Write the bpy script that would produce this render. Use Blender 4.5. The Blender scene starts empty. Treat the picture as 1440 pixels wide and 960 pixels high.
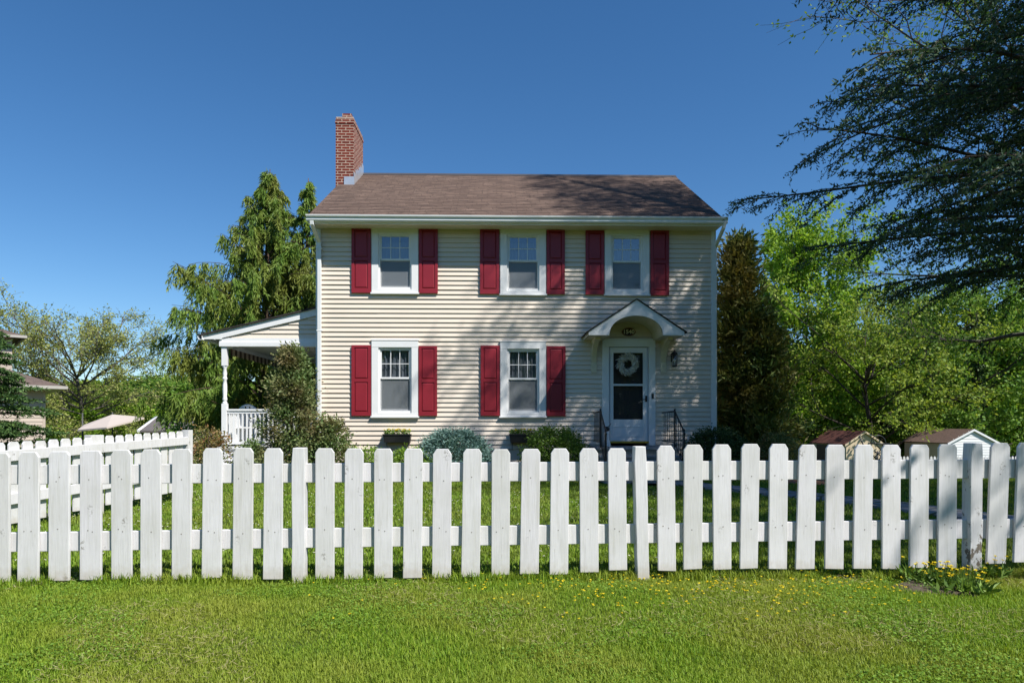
import bpy, math, random
import numpy as np
from mathutils import Vector, Matrix, noise as mnoise

S = bpy.context.scene
COL = S.collection
rad = math.radians

# ------------------------------------------------------------------ view geometry
F, HZ, CAMZ, YAW = 950.0, 596.0, 1.12, rad(1.2)
FWD = (math.sin(YAW), math.cos(YAW))
RGT = (math.cos(YAW), -math.sin(YAW))
def atd(px, py, D):
    u = (px - 720) / F
    return ((FWD[0] + RGT[0]*u)*D, (FWD[1] + RGT[1]*u)*D, CAMZ + (HZ - py)/F*D)
def at(px, py, Y):
    u = (px - 720) / F
    return atd(px, py, Y / (FWD[1] + RGT[1]*u))
def gp(px, py, z=0.0):
    return atd(px, py, (CAMZ - z)*F/(py - HZ))
def smooth(a, b, x):
    if a > b: return 1 - smooth(b, a, x)
    t = min(1, max(0, (x-a)/(b-a)))
    return t*t*(3-2*t)
def tz(x, y):
    z = 0.0
    if y > 17: z -= 0.09*(min(y, 42)-17)
    if y > 42: z -= 0.01*min(y-42, 60)
    return z

# ------------------------------------------------------------------ object helpers
WL = {}
def tag(o, label=None, cat=None, group=None, kind=None):
    for k, v in (('label', label), ('category', cat), ('group', group), ('kind', kind)):
        if v: o[k] = v
    return o
def thing(name, loc, label, cat, group=None):
    o = bpy.data.objects.new(name, None); COL.objects.link(o)
    o.location = loc; o.empty_display_size = .2
    WL[o] = Vector(loc)
    return tag(o, label, cat, group)
class MB:
    def __init__(s): s.v = []; s.f = []; s.sm = []
    def add(s, vs, fs, smooth=False):
        n = len(s.v); s.v += [tuple(v) for v in vs]
        s.f += [tuple(i+n for i in f) for f in fs]; s.sm += [smooth]*len(fs); return s
    def box(s, a, b, bev=0.0):
        x0,x1 = sorted((a[0],b[0])); y0,y1 = sorted((a[1],b[1])); z0,z1 = sorted((a[2],b[2]))
        vs = [(x,y,z) for z in (z0,z1) for y in (y0,y1) for x in (x0,x1)]
        return s.add(vs, [(0,2,3,1),(4,5,7,6),(0,1,5,4),(2,6,7,3),(0,4,6,2),(1,3,7,5)])
    def obox(s, c, ux, uy, uz):
        c = Vector(c); ux = Vector(ux); uy = Vector(uy); uz = Vector(uz)
        vs = [c + ux*i + uy*j + uz*k for k in (-1,1) for j in (-1,1) for i in (-1,1)]
        return s.add(vs, [(0,2,3,1),(4,5,7,6),(0,1,5,4),(2,6,7,3),(0,4,6,2),(1,3,7,5)])
    def prism(s, poly, o, ux, uy, depth):
        """poly of (u,v), extruded along depth vector"""
        o = Vector(o); ux = Vector(ux); uy = Vector(uy); d = Vector(depth); n = len(poly)
        a = [o + ux*p[0] + uy*p[1] for p in poly]; b = [p + d for p in a]
        return s.add(a + b, [tuple(range(n))[::-1], tuple(range(n, 2*n))] + [(i, (i+1) % n, n+(i+1) % n, n+i) for i in range(n)])
    def tube(s, pts, r0, r1=None, sides=6, cap=True):
        pts = [Vector(p) for p in pts]; n = len(pts); r1 = r0 if r1 is None else r1
        vs = []; ref = None
        for i, p in enumerate(pts):
            t = (pts[min(i+1, n-1)] - pts[max(i-1, 0)])
            t = t.normalized() if t.length > 1e-9 else Vector((0,0,1))
            if ref is None: ref = t.orthogonal().normalized()
            a = (ref - t*ref.dot(t))
            a = a.normalized() if a.length > 1e-6 else t.orthogonal().normalized()
            ref = a; b = t.cross(a); r = r0 + (r1-r0)*i/max(1, n-1)
            for k in range(sides):
                w = 2*math.pi*k/sides
                vs.append(p + (a*math.cos(w) + b*math.sin(w))*r)
        fs = [(i*sides+k, i*sides+(k+1) % sides, (i+1)*sides+(k+1) % sides, (i+1)*sides+k) for i in range(n-1) for k in range(sides)]
        s.add(vs, fs, True)
        if cap:
            m = len(s.v) - n*sides
            s.f += [tuple(m+k for k in range(sides))[::-1], tuple(m+(n-1)*sides+k for k in range(sides))]; s.sm += [False, False]
        return s
    def lathe(s, c, prof, sides=16):
        c = Vector(c); n = len(prof)
        vs = [c + Vector((r*math.cos(2*math.pi*k/sides), r*math.sin(2*math.pi*k/sides), z)) for r, z in prof for k in range(sides)]
        fs = [(i*sides+k, i*sides+(k+1) % sides, (i+1)*sides+(k+1) % sides, (i+1)*sides+k) for i in range(n-1) for k in range(sides)]
        s.add(vs, fs, True)
        m = len(s.v) - n*sides
        s.f += [tuple(m+k for k in range(sides))[::-1], tuple(m+(n-1)*sides+k for k in range(sides))]; s.sm += [False, False]
        return s
    def rot(s, c, M, start=0):
        c = Vector(c)
        for i in range(start, len(s.v)): s.v[i] = tuple(c + M @ (Vector(s.v[i]) - c))
        return s
def mesh_of(mb, name, off=Vector((0,0,0))):
    me = bpy.data.meshes.new(name)
    me.from_pydata([(v[0]-off.x, v[1]-off.y, v[2]-off.z) for v in mb.v], [], mb.f)
    me.polygons.foreach_set('use_smooth', mb.sm)
    me.update()
    import bmesh
    bm = bmesh.new(); bm.from_mesh(me); bmesh.ops.recalc_face_normals(bm, faces=bm.faces); bm.to_mesh(me); bm.free()
    return me
def part(name, mb, m, parent=None, label=None, bevel=0.0):
    off = WL.get(parent, Vector((0,0,0))) if parent else Vector((0,0,0))
    me = mesh_of(mb, name, off); me.materials.append(m)
    o = bpy.data.objects.new(name, me); COL.objects.link(o)
    if parent: o.parent = parent
    WL[o] = off
    if label: o['label'] = label
    if bevel:
        b = o.modifiers.new('bevel', 'BEVEL'); b.width = bevel; b.segments = 2; b.limit_method = 'ANGLE'; b.angle_limit = rad(40)
    return o
def solo(name, mb, m, loc, label, cat, group=None, kind=None):
    loc = Vector(loc)
    me = mesh_of(mb, name, loc); me.materials.append(m)
    o = bpy.data.objects.new(name, me); COL.objects.link(o); o.location = loc; WL[o] = loc
    return tag(o, label, cat, group, kind)
def np_mesh(name, V, counts, idx, var=None, smooth=False):
    me = bpy.data.meshes.new(name)
    V = np.ascontiguousarray(V, dtype=np.float32)
    me.vertices.add(len(V)); me.vertices.foreach_set('co', V.ravel())
    idx = np.ascontiguousarray(idx, dtype=np.int32).ravel()
    counts = np.asarray(counts, dtype=np.int32)
    me.loops.add(len(idx)); me.loops.foreach_set('vertex_index', idx)
    me.polygons.add(len(counts))
    st = np.concatenate(([0], np.cumsum(counts)[:-1])).astype(np.int32)
    me.polygons.foreach_set('loop_start', st)
    me.update(calc_edges=True)
    if smooth: me.polygons.foreach_set('use_smooth', np.ones(len(counts), dtype=bool))
    if var is not None:
        a = me.attributes.new('var', 'FLOAT', 'FACE'); a.data.foreach_set('value', np.asarray(var, dtype=np.float32))
    return me
def np_part(name, me, m, parent=None):
    me.materials.append(m)
    o = bpy.data.objects.new(name, me); COL.objects.link(o)
    if parent: o.parent = parent
    WL[o] = WL.get(parent, Vector((0,0,0)))
    return o

# ------------------------------------------------------------------ materials
class NT:
    def __init__(s, name):
        s.m = bpy.data.materials.new(name); s.m.use_nodes = True
        s.t = s.m.node_tree; s.t.nodes.clear()
        s.out = s.n('ShaderNodeOutputMaterial')
    def n(s, typ, **kw):
        x = s.t.nodes.new(typ)
        for k, v in kw.items():
            if hasattr(x, k): setattr(x, k, v)
            else: x.inputs[k].default_value = v
        return x
    def l(s, a, b): s.t.links.new(a, b)
    def coord(s, scale=(1,1,1)):
        c = s.n('ShaderNodeTexCoord'); mp = s.n('ShaderNodeMapping'); mp.inputs['Scale'].default_value = scale
        s.l(c.outputs['Object'], mp.inputs['Vector']); return mp.outputs['Vector']
    def noise(s, vec, scale, detail=4, rough=.55):
        x = s.n('ShaderNodeTexNoise'); x.inputs['Scale'].default_value = scale; x.inputs['Detail'].default_value = detail
        x.inputs['Roughness'].default_value = rough
        s.l(vec, x.inputs['Vector']); return x.outputs['Fac']
    def ramp(s, fac, stops):
        r = s.n('ShaderNodeValToRGB'); e = r.color_ramp.elements
        while len(e) < len(stops): e.new(0.5)
        for i, (p, c) in enumerate(stops):
            e[i].position = p; e[i].color = (c[0], c[1], c[2], 1) if hasattr(c, '__len__') else (c, c, c, 1)
        s.l(fac, r.inputs['Fac']); return r.outputs['Color']
    def mix(s, fac, a, b, blend='MIX'):
        x = s.n('ShaderNodeMix'); x.data_type = 'RGBA'; x.blend_type = blend
        for sock, v in ((x.inputs[0], fac), (x.inputs[6], a), (x.inputs[7], b)):
            if hasattr(v, 'is_linked'): s.l(v, sock)
            elif hasattr(v, '__len__'): sock.default_value = (v[0], v[1], v[2], 1)
            else: sock.default_value = v
        return x.outputs[2]
    def math(s, op, a, b=None):
        x = s.n('ShaderNodeMath'); x.operation = op
        for sock, v in ((x.inputs[0], a), (x.inputs[1], b)):
            if v is None: continue
            if hasattr(v, 'is_linked'): s.l(v, sock)
            else: sock.default_value = v
        return x.outputs[0]
    def bsdf(s, color, rough=.5, spec=.5, metal=0, bump=None, bstr=.3, bdist=.01):
        p = s.n('ShaderNodeBsdfPrincipled')
        if hasattr(color, 'is_linked'): s.l(color, p.inputs['Base Color'])
        else: p.inputs['Base Color'].default_value = (color[0], color[1], color[2], 1)
        if hasattr(rough, 'is_linked'): s.l(rough, p.inputs['Roughness'])
        else: p.inputs['Roughness'].default_value = rough
        p.inputs['Specular IOR Level'].default_value = spec; p.inputs['Metallic'].default_value = metal
        if bump is not None:
            b = s.n('ShaderNodeBump'); b.inputs['Strength'].default_value = bstr; b.inputs['Distance'].default_value = bdist
            s.l(bump, b.inputs['Height']); s.l(b.outputs['Normal'], p.inputs['Normal'])
        return p
    def done(s, sh):
        s.l(sh.outputs[0], s.out.inputs['Surface']); return s.m
def plain(name, col, rough=.5, amt=.08, scale=6, spec=.4, metal=0, bstr=.1, bscale=60):
    t = NT(name); v = t.coord()
    c = t.ramp(t.noise(v, scale), [(.25, [x*(1-amt) for x in col]), (.75, [min(1, x*(1+amt)) for x in col])])
    return t.done(t.bsdf(c, rough, spec, metal, t.noise(v, bscale, 3), bstr, .004))
def leafmat(name, c0, c1, c2, trans=.3, patch=None, pscale=.5, rough=.55, spec=.25, gain=1.45):
    t = NT(name)
    c0, c1, c2 = ([min(.8, x*gain) for x in c] for c in (c0, c1, c2))
    if patch: patch = [min(.8, x*gain) for x in patch]
    a = t.n('ShaderNodeAttribute'); a.attribute_name = 'var'
    c = t.ramp(a.outputs['Fac'], [(0, c0), (.5, c1), (1, c2)])
    if patch:
        v = t.coord()
        f = t.ramp(t.noise(v, pscale, 3), [(.42, 0), (.62, 1)])
        c = t.mix(f, c, t.mix(.65, c, patch))
    p = t.bsdf(c, rough, spec)
    tr = t.n('ShaderNodeBsdfTranslucent'); t.l(t.mix(1, c, (1.25, 1.2, .7), 'MULTIPLY'), tr.inputs['Color'])
    m = t.n('ShaderNodeMixShader'); m.inputs[0].default_value = trans
    t.l(p.outputs[0], m.inputs[1]); t.l(tr.outputs[0], m.inputs[2])
    return t.done(m)
def bark(name, c0, c1):
    t = NT(name); v = t.coord((1, 1, .25)); f = t.noise(v, 14, 6, .7)
    return t.done(t.bsdf(t.ramp(f, [(.3, c0), (.7, c1)]), .9, .2, 0, f, .8, .03))

def fence_white(name, peel=False):
    t = NT(name)
    oi = t.n('ShaderNodeObjectInfo')
    co = t.n('ShaderNodeTexCoord')
    off = t.n('ShaderNodeVectorMath'); off.operation = 'ADD'
    cb = t.n('ShaderNodeCombineXYZ'); k = t.math('MULTIPLY', oi.outputs['Random'], 40.0)
    t.l(k, cb.inputs[0]); t.l(k, cb.inputs[1])
    t.l(co.outputs['Object'], off.inputs[0]); t.l(cb.outputs[0], off.inputs[1])
    mp = t.n('ShaderNodeMapping'); mp.inputs['Scale'].default_value = (1, 1, .06); t.l(off.outputs[0], mp.inputs['Vector'])
    grain = t.noise(mp.outputs[0], 90, 5, .65)
    big = t.noise(off.outputs[0], 3.5, 4)
    c = t.ramp(grain, [(.2, (.58, .57, .575)), (.55, (.70, .69, .70))])
    c = t.mix(t.ramp(big, [(.4, 0), (.72, .5)]), c, (.53, .525, .49))
    c = t.mix(1, c, t.ramp(oi.outputs['Random'], [(0, (.93, .93, .91)), (.5, (1, 1, 1)), (1, (.97, .96, .97))]), 'MULTIPLY')
    st = t.ramp(t.noise(mp.outputs[0], 26, 3, .6), [(.56, 0), (.68, .35)])
    c = t.mix(st, c, (.47, .46, .41))
    # knots and scuffs
    vo = t.n('ShaderNodeTexVoronoi'); vo.inputs['Scale'].default_value = 4.2
    mp2 = t.n('ShaderNodeMapping'); mp2.inputs['Scale'].default_value = (1.6, 1.6, .9); t.l(off.outputs[0], mp2.inputs['Vector'])
    t.l(mp2.outputs[0], vo.inputs['Vector'])
    kn = t.ramp(vo.outputs['Distance'], [(.06, 1), (.19, 0)])
    sc = t.ramp(t.noise(off.outputs[0], 55, 3, .7), [(.50, 0), (.58, 1)])
    c = t.mix(t.math('MULTIPLY', t.math('MULTIPLY', kn, sc), .85), c, (.2, .185, .16))
    sp = t.ramp(t.noise(mp.outputs[0], 130, 2, .5), [(.71, 0), (.76, .6)])
    c = t.mix(sp, c, (.36, .34, .30))
    # soil splash at the foot of each board
    sx = t.n('ShaderNodeSeparateXYZ'); t.l(co.outputs['Object'], sx.inputs[0])
    foot = t.ramp(t.math('ADD', sx.outputs[2], t.math('MULTIPLY', t.noise(off.outputs[0], 22, 4), .16)), [(.08, .65), (.21, 0)])
    c = t.mix(foot, c, (.42, .36, .27))
    if peel:
        w = t.math('ADD', t.math('MULTIPLY', sx.outputs[2], .145), t.noise(mp2.outputs[0], 9, 6, .7))
        pf = t.ramp(w, [(.46, 1), (.475, 0)])
        c = t.mix(pf, c, t.ramp(grain, [(.3, (.09, .075, .06)), (.7, (.26, .22, .18))]))
    return t.done(t.bsdf(c, .6, .3, 0, grain, .35, .004))
def shingle(name, axis, slope, cols, sw=.33, sh=.14):
    t = NT(name); co = t.n('ShaderNodeTexCoord'); s = t.n('ShaderNodeSeparateXYZ'); t.l(co.outputs['Object'], s.inputs[0])
    cb = t.n('ShaderNodeCombineXYZ'); t.l(s.outputs[axis], cb.inputs[0])
    t.l(t.math('MULTIPLY', s.outputs[2], 1/math.sin(slope)), cb.inputs[1])
    b = t.n('ShaderNodeTexBrick'); b.inputs['Scale'].default_value = 1; b.inputs['Brick Width'].default_value = sw; b.inputs['Row Height'].default_value = sh
    b.inputs['Mortar Size'].default_value = .006; b.offset = .37; b.squash = .8; b.squash_frequency = 3
    b.inputs['Color1'].default_value = (*cols[0], 1); b.inputs['Color2'].default_value = (*cols[1], 1); b.inputs['Mortar'].default_value = (*cols[2], 1)
    t.l(cb.outputs[0], b.inputs['Vector'])
    stv = t.n('ShaderNodeMapping'); stv.inputs['Scale'].default_value = (.9, 5.5, 1); t.l(cb.outputs[0], stv.inputs['Vector']); n1 = t.noise(stv.outputs[0], 2.4, 6, .78); n2 = t.noise(cb.outputs[0], 70, 4, .7)
    c = t.mix(t.ramp(n1, [(.42, 0), (.56, .95)]), b.outputs['Color'], cols[3])
    c = t.mix(t.ramp(n2, [(.35, .75), (.6, 0)]), c, [x*.4 for x in cols[0]])
    h = t.math('ADD', t.math('MULTIPLY', b.outputs['Fac'], -1), t.math('MULTIPLY', n2, .5))
    return t.done(t.bsdf(c, .92, .15, 0, h, .6, .01))
def brickmat(name, c1, c2, mort, bw=.20, bh=.068, ms=.010):
    t = NT(name); co = t.n('ShaderNodeTexCoord'); s = t.n('ShaderNodeSeparateXYZ'); t.l(co.outputs['Object'], s.inputs[0])
    cb = t.n('ShaderNodeCombineXYZ'); t.l(t.math('ADD', s.outputs[0], s.outputs[1]), cb.inputs[0]); t.l(s.outputs[2], cb.inputs[1])
    b = t.n('ShaderNodeTexBrick'); b.inputs['Scale'].default_value = 1; b.inputs['Brick Width'].default_value = bw; b.inputs['Row Height'].default_value = bh
    b.inputs['Mortar Size'].default_value = ms
    b.inputs['Color1'].default_value = (*c1, 1); b.inputs['Color2'].default_value = (*c2, 1); b.inputs['Mortar'].default_value = (*mort, 1)
    t.l(cb.outputs[0], b.inputs['Vector'])
    n = t.noise(cb.outputs[0], 9, 5, .7)
    c = t.mix(t.ramp(n, [(.35, .45), (.6, 0)]), b.outputs['Color'], [x*.5 for x in c1])
    return t.done(t.bsdf(c, .9, .2, 0, t.math('MULTIPLY', b.outputs['Fac'], -1), .6, .01))

M = {}
def siding_mat(name, col):
    t = NT(name); v = t.coord((.12, 1, 1)); v2 = t.coord()
    c = t.ramp(t.noise(v, 9, 3), [(.3, [x*.95 for x in col]), (.7, [min(1, x*1.03) for x in col])])
    c = t.mix(t.ramp(t.noise(v2, .9, 5, .6), [(.5, 0), (.8, .25)]), c, (.45, .42, .33))
    return t.done(t.bsdf(c, .5, .35, 0, t.noise(v, 60, 4), .12, .004))
M['siding'] = siding_mat('cream_vinyl_siding', (.72, .625, .525))
M['soffit'] = plain('cream_soffit', (.66, .60, .46), .5, .04, 4)
M['trim'] = plain('white_trim', (.77, .77, .77), .42, .03, 5, .4, 0, .05, 30)
M['gutter'] = plain('gutter_white', (.74, .75, .75), .35, .05, 3, .5, 0, .03)
M['red'] = plain('shutter_red', (.255, .018, .03), .42, .10, 2.2, .4, 0, .06, 40)
M['shingle'] = shingle('brown_shingles', 0, math.atan(.595), [(.26, .18, .142), (.18, .122, .098), (.04, .03, .026), (.088, .062, .053)])
M['shingle_hood'] = shingle('hood_shingles', 1, math.atan(.68), [(.085, .07, .065), (.06, .05, .047), (.03, .03, .03), (.045, .04, .04)])
M['brick'] = brickmat('chimney_brick', (.21, .034, .02), (.12, .022, .016), (.52, .40, .32))
M['stone'] = brickmat('foundation_stone', (.34, .30, .25), (.24, .21, .18), (.42, .39, .34), .38, .17, .016)
M['bluestone'] = plain('bluestone_step', (.23, .24, .25), .85, .25, 5, .25, 0, .4, 25)
M['flash'] = plain('aluminium_flashing', (.62, .63, .65), .35, .1, 8, .5, .6)
M['tin'] = plain('ridge_metal', (.07, .06, .058), .5, .1, 5, .4)
M['dark'] = plain('dark_interior', (.035, .034, .036), .9, .2, 3)
M['interior'] = plain('interior_wall', (.24, .24, .25), .9, .05, 1)
M['iron'] = plain('black_iron', (.016, .016, .017), .42, .3, 20, .5, 0, .3)
M['blackbox'] = plain('black_planter', (.018, .018, .019), .5, .2, 12, .4)
M['brass'] = plain('brass_sill', (.50, .36, .07), .35, .12, 9, .5, .7)
M['bronze'] = plain('dark_bronze', (.05, .045, .045), .35, .2, 9, .5, .7)
M['plaque'] = plain('plaque_brown', (.03, .012, .008), .4, .1, 5)
M['goldtext'] = plain('cream_numbers', (.85, .78, .62), .5, .05, 5)
M['copper'] = plain('plaque_rim', (.35, .13, .05), .4, .1, 5)
M['porchceil'] = plain('porch_ceiling', (.42, .40, .37), .6, .05, 3)
M['fence'] = fence_white('white_fence_paint')
M['fence_peel'] = fence_white('peeling_fence_paint', True)
M['nail'] = plain('nail_head', (.22, .20, .18), .6)
M['wreath'] = plain('wreath_white', (.66, .63, .55), .8, .2, 30, .2)
M['shed_tan'] = plain('tan_shed_wall', (.60, .48, .33), .7, .06, 3)
M['shed_tan_side'] = plain('tan_shed_boards', (.50, .41, .32), .7, .06, 3)
M['shed_red_roof'] = shingle('shed_red_shingles', 1, rad(25), [(.17, .065, .052), (.13, .05, .042), (.06, .03, .03), (.11, .05, .04)], .4, .2)
M['shed_brown_roof'] = shingle('shed_brown_shingles', 1, rad(28), [(.21, .135, .105), (.17, .11, .09), (.08, .06, .05), (.13, .09, .075)], .4, .2)
M['shed_white'] = plain('white_clapboard', (.76, .76, .76), .6, .03, 3)
M['brownwood'] = plain('brown_door', (.09, .05, .035), .7, .2, 4)
M['greyroof'] = shingle('grey_shingles', 0, rad(24), [(.16, .16, .165), (.12, .12, .125), (.06, .06, .06), (.19, .15, .13)], .4, .2)
M['house2'] = siding_mat('pinkish_siding', (.46, .38, .315))
M['house2roof'] = shingle('neighbour_shingles', 0, rad(20), [(.20, .145, .12), (.15, .11, .095), (.07, .06, .05), (.12, .09, .08)], .4, .2)
M['canvas'] = plain('beige_canvas', (.50, .43, .38), .85, .06, 1.5, .1)
M['pole'] = plain('dark_pole', (.05, .05, .05), .5)
M['mulch'] = plain('mulch', (.10, .062, .04), .95, .5, 18, .1, 0, 1, 40)
M['flag'] = None
M['valance'] = plain('valance_brown', (.10, .055, .04), .8, .2, 5)
M['valance_pale'] = plain('valance_tan', (.45, .36, .27), .8, .1, 5)

def ground_mat():
    t = NT('lawn_ground'); v = t.coord()
    a = t.noise(v, .35, 5, .6); b = t.noise(v, 14, 6, .7)
    c = t.ramp(b, [(.3, (.045, .06, .014)), (.55, (.085, .125, .022)), (.8, (.13, .14, .04))])
    c = t.mix(t.ramp(a, [(.5, 0), (.7, .5)]), c, (.15, .135, .05))
    return t.done(t.bsdf(c, .95, .1, 0, b, .8, .04))
M['ground'] = ground_mat()
def flagstone():
    t = NT('flagstone_path'); v = t.coord()
    vo = t.n('ShaderNodeTexVoronoi'); vo.feature = 'DISTANCE_TO_EDGE'; vo.inputs['Scale'].default_value = 1.9; t.l(v, vo.inputs['Vector'])
    vc = t.n('ShaderNodeTexVoronoi'); vc.inputs['Scale'].default_value = 1.9; t.l(v, vc.inputs['Vector'])
    n = t.noise(v, 12, 5)
    s = t.n('ShaderNodeSeparateColor'); t.l(vc.outputs['Color'], s.inputs[0])
    c = t.ramp(s.outputs[0], [(0, (.24, .23, .23)), (.5, (.34, .325, .31)), (1, (.28, .265, .275))])
    c = t.mix(t.ramp(n, [(.3, .35), (.7, 0)]), c, (.16, .15, .14))
    c = t.mix(t.ramp(vo.outputs['Distance'], [(.02, 1), (.05, 0)]), c, (.09, .10, .05))
    return t.done(t.bsdf(c, .9, .2, 0, n, .4, .02))
M['flag'] = flagstone()
def dirt_mat():
    t = NT('bare_soil'); v = t.coord(); n = t.noise(v, 20, 7, .75)
    return t.done(t.bsdf(t.ramp(n, [(.3, (.075, .055, .038)), (.7, (.20, .165, .125))]), .95, .1, 0, n, 1, .04))
M['dirt'] = dirt_mat()
def glass_mat(name, refl=.10, tint=(.86, .9, .92)):
    t = NT(name)
    g = t.n('ShaderNodeBsdfGlossy'); g.inputs['Roughness'].default_value = .015; g.inputs['Color'].default_value = (1, 1, 1, 1)
    tr = t.n('ShaderNodeBsdfTransparent'); tr.inputs['Color'].default_value = (*tint, 1)
    lw = t.n('ShaderNodeLayerWeight'); lw.inputs['Blend'].default_value = .5
    f = t.math('ADD', t.math('MULTIPLY', t.math('POWER', lw.outputs['Facing'], 5.0), .9), refl)
    nb = t.n('ShaderNodeBump'); nb.inputs['Strength'].default_value = .05; nb.inputs['Distance'].default_value = .02
    t.l(t.noise(t.coord(), 2.5, 2), nb.inputs['Height']); t.l(nb.outputs[0], g.inputs['Normal'])
    m = t.n('ShaderNodeMixShader'); t.l(f, m.inputs[0]); t.l(tr.outputs[0], m.inputs[1]); t.l(g.outputs[0], m.inputs[2])
    return t.done(m)
M['glass'] = glass_mat('window_glass', .17, (.74, .78, .82))
M['door_glass'] = glass_mat('storm_glass', .035, (.92, .93, .93))
def curtain_mat():
    t = NT('sheer_curtain'); d = t.bsdf((.36, .38, .41), .9, .1)
    tr = t.n('ShaderNodeBsdfTranslucent'); tr.inputs['Color'].default_value = (.35, .36, .38, 1)
    tp = t.n('ShaderNodeBsdfTransparent')
    m = t.n('ShaderNodeMixShader'); m.inputs[0].default_value = .35; t.l(d.outputs[0], m.inputs[1]); t.l(tr.outputs[0], m.inputs[2])
    m2 = t.n('ShaderNodeMixShader'); m2.inputs[0].default_value = .25; t.l(m.outputs[0], m2.inputs[1]); t.l(tp.outputs[0], m2.inputs[2])
    return t.done(m2)
M['curtain'] = curtain_mat()
def screen_mat():
    t = NT('insect_screen'); d = t.bsdf((.23, .25, .265), .8, .1); tp = t.n('ShaderNodeBsdfTransparent')
    m = t.n('ShaderNodeMixShader'); m.inputs[0].default_value = .58; t.l(tp.outputs[0], m.inputs[1]); t.l(d.outputs[0], m.inputs[2]); return t.done(m)
M['screen'] = screen_mat()

M['bark_dark'] = bark('dark_bark', (.028, .022, .018), (.075, .06, .05))
M['bark_grey'] = bark('grey_bark', (.07, .06, .05), (.17, .15, .13))
M['bark_brown'] = bark('brown_bark', (.05, .035, .025), (.13, .09, .065))
M['lf_cedar'] = leafmat('cedar_needles', (.016, .036, .026), (.034, .066, .042), (.07, .11, .055), .2)
M['lf_cypress'] = leafmat('weeping_cypress', (.045, .095, .016), (.10, .17, .026), (.17, .22, .04), .3, (.15, .15, .03), .9)
M['lf_arb'] = leafmat('bronze_arborvitae', (.026, .055, .016), (.065, .105, .026), (.14, .165, .04), .24, (.17, .12, .03), 1.0)
M['lf_bright'] = leafmat('bright_leaves', (.10, .19, .018), (.17, .29, .026), (.26, .34, .055), .42, gain=1.35)
M['lf_yellowgreen'] = leafmat('yellow_green_leaves', (.10, .16, .02), (.165, .225, .03), (.24, .28, .05), .4, gain=1.42)
M['lf_mid'] = leafmat('mid_green_leaves', (.05, .11, .016), (.09, .17, .024), (.15, .22, .04), .36, gain=1.6)
M['lf_dark'] = leafmat('dark_ivy_leaves', (.02, .045, .014), (.04, .075, .02), (.07, .11, .03), .2)
M['lf_pale'] = leafmat('budding_leaves', (.14, .17, .04), (.20, .225, .06), (.27, .27, .09), .4, gain=1.6)
M['lf_spruce'] = leafmat('spruce_needles', (.02, .05, .018), (.045, .09, .025), (.09, .15, .04), .15)
M['lf_juniper'] = leafmat('blue_juniper', (.07, .13, .115), (.125, .21, .185), (.20, .29, .26), .15)
M['lf_box'] = leafmat('boxwood_leaves', (.04, .085, .015), (.085, .15, .022), (.14, .21, .04), .25)
M['lf_boxdark'] = leafmat('dark_boxwood_leaves', (.015, .034, .012), (.03, .06, .018), (.055, .09, .03), .2)
M['lf_lime'] = leafmat('lime_leaves', (.09, .16, .02), (.15, .24, .03), (.2, .3, .05), .3)
M['lf_holly'] = leafmat('olive_evergreen', (.045, .085, .028), (.09, .14, .045), (.17, .20, .08), .22, (.16, .10, .055), 2.0)
M['lf_redfl'] = leafmat('mixed_leaves', (.05, .08, .02), (.10, .13, .03), (.2, .2, .06), .25, (.25, .08, .05), 3)
M['grass'] = leafmat('grass_blades', (.085, .165, .010), (.145, .235, .016), (.235, .295, .034), .38, (.235, .245, .04), .9, gain=1.4)
M['grass_back'] = leafmat('lawn_blades', (.075, .15, .010), (.125, .21, .016), (.19, .26, .032), .38, (.18, .21, .035), .8, gain=1.45)
M['yellow'] = leafmat('yellow_petals', (.70, .52, .015), (.80, .64, .03), (.84, .72, .06), .25, gain=1)
M['white_fl'] = leafmat('white_petals', (.6, .6, .5), (.7, .7, .6), (.8, .8, .7), .2, gain=1)
M['orange'] = plain('clay', (.30, .14, .07), .9, .3, 8)

# ------------------------------------------------------------------ foliage helpers
def unit(a): return a/np.maximum(np.linalg.norm(a, axis=-1, keepdims=True), 1e-9)
def cards(pts, dirs, L, W, rng, jit=.5, flat=None):
    """leaf shaped quads: from pts along dirs (+ random jitter); flat = preferred normal"""
    n = len(pts); pts = np.asarray(pts, float)
    u = unit(np.asarray(dirs, float) + rng.normal(0, jit, (n, 3)))
    r = rng.normal(0, 1, (n, 3))
    if flat is not None: r = r*.45 + np.asarray(flat)
    nn = unit(np.cross(np.cross(u, r), u)); v = np.cross(nn, u)
    L = (L*rng.uniform(.65, 1.25, n))[:, None]; W = (W*rng.uniform(.7, 1.2, n))[:, None]
    V = np.stack([pts, pts + u*L*.45 + v*W*.5 + nn*L*.04, pts + u*L, pts + u*L*.45 - v*W*.5 + nn*L*.04], 1).reshape(-1, 3)
    return V, np.arange(4*n).reshape(-1, 4)
def leaf_obj(name, V, m, rng, parent, var=None):
    n = len(V)//4; off = np.array(WL[parent]) if parent else 0
    me = np_mesh(name, V - off, np.full(n, 4), np.arange(4*n), rng.uniform(0, 1, n) if var is None else var)
    return np_part(name, me, m, parent)
def curve(rng, p, d, L, n, wob, grav=0.0):
    p = np.array(p, float); d = np.array(d, float); d /= np.linalg.norm(d); out = [p.copy()]
    for i in range(n):
        d = d + rng.normal(0, wob, 3) + np.array((0, 0, grav)); d /= np.linalg.norm(d)
        p = p + d*L/n; out.append(p.copy())
    return np.array(out)
def lerp_pts(c, s):
    s = np.clip(np.asarray(s), 0, 1)*(len(c)-1); i = np.minimum(s.astype(int), len(c)-2); f = (s-i)[:, None]
    return c[i]*(1-f) + c[i+1]*f, unit(c[i+1]-c[i])
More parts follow.
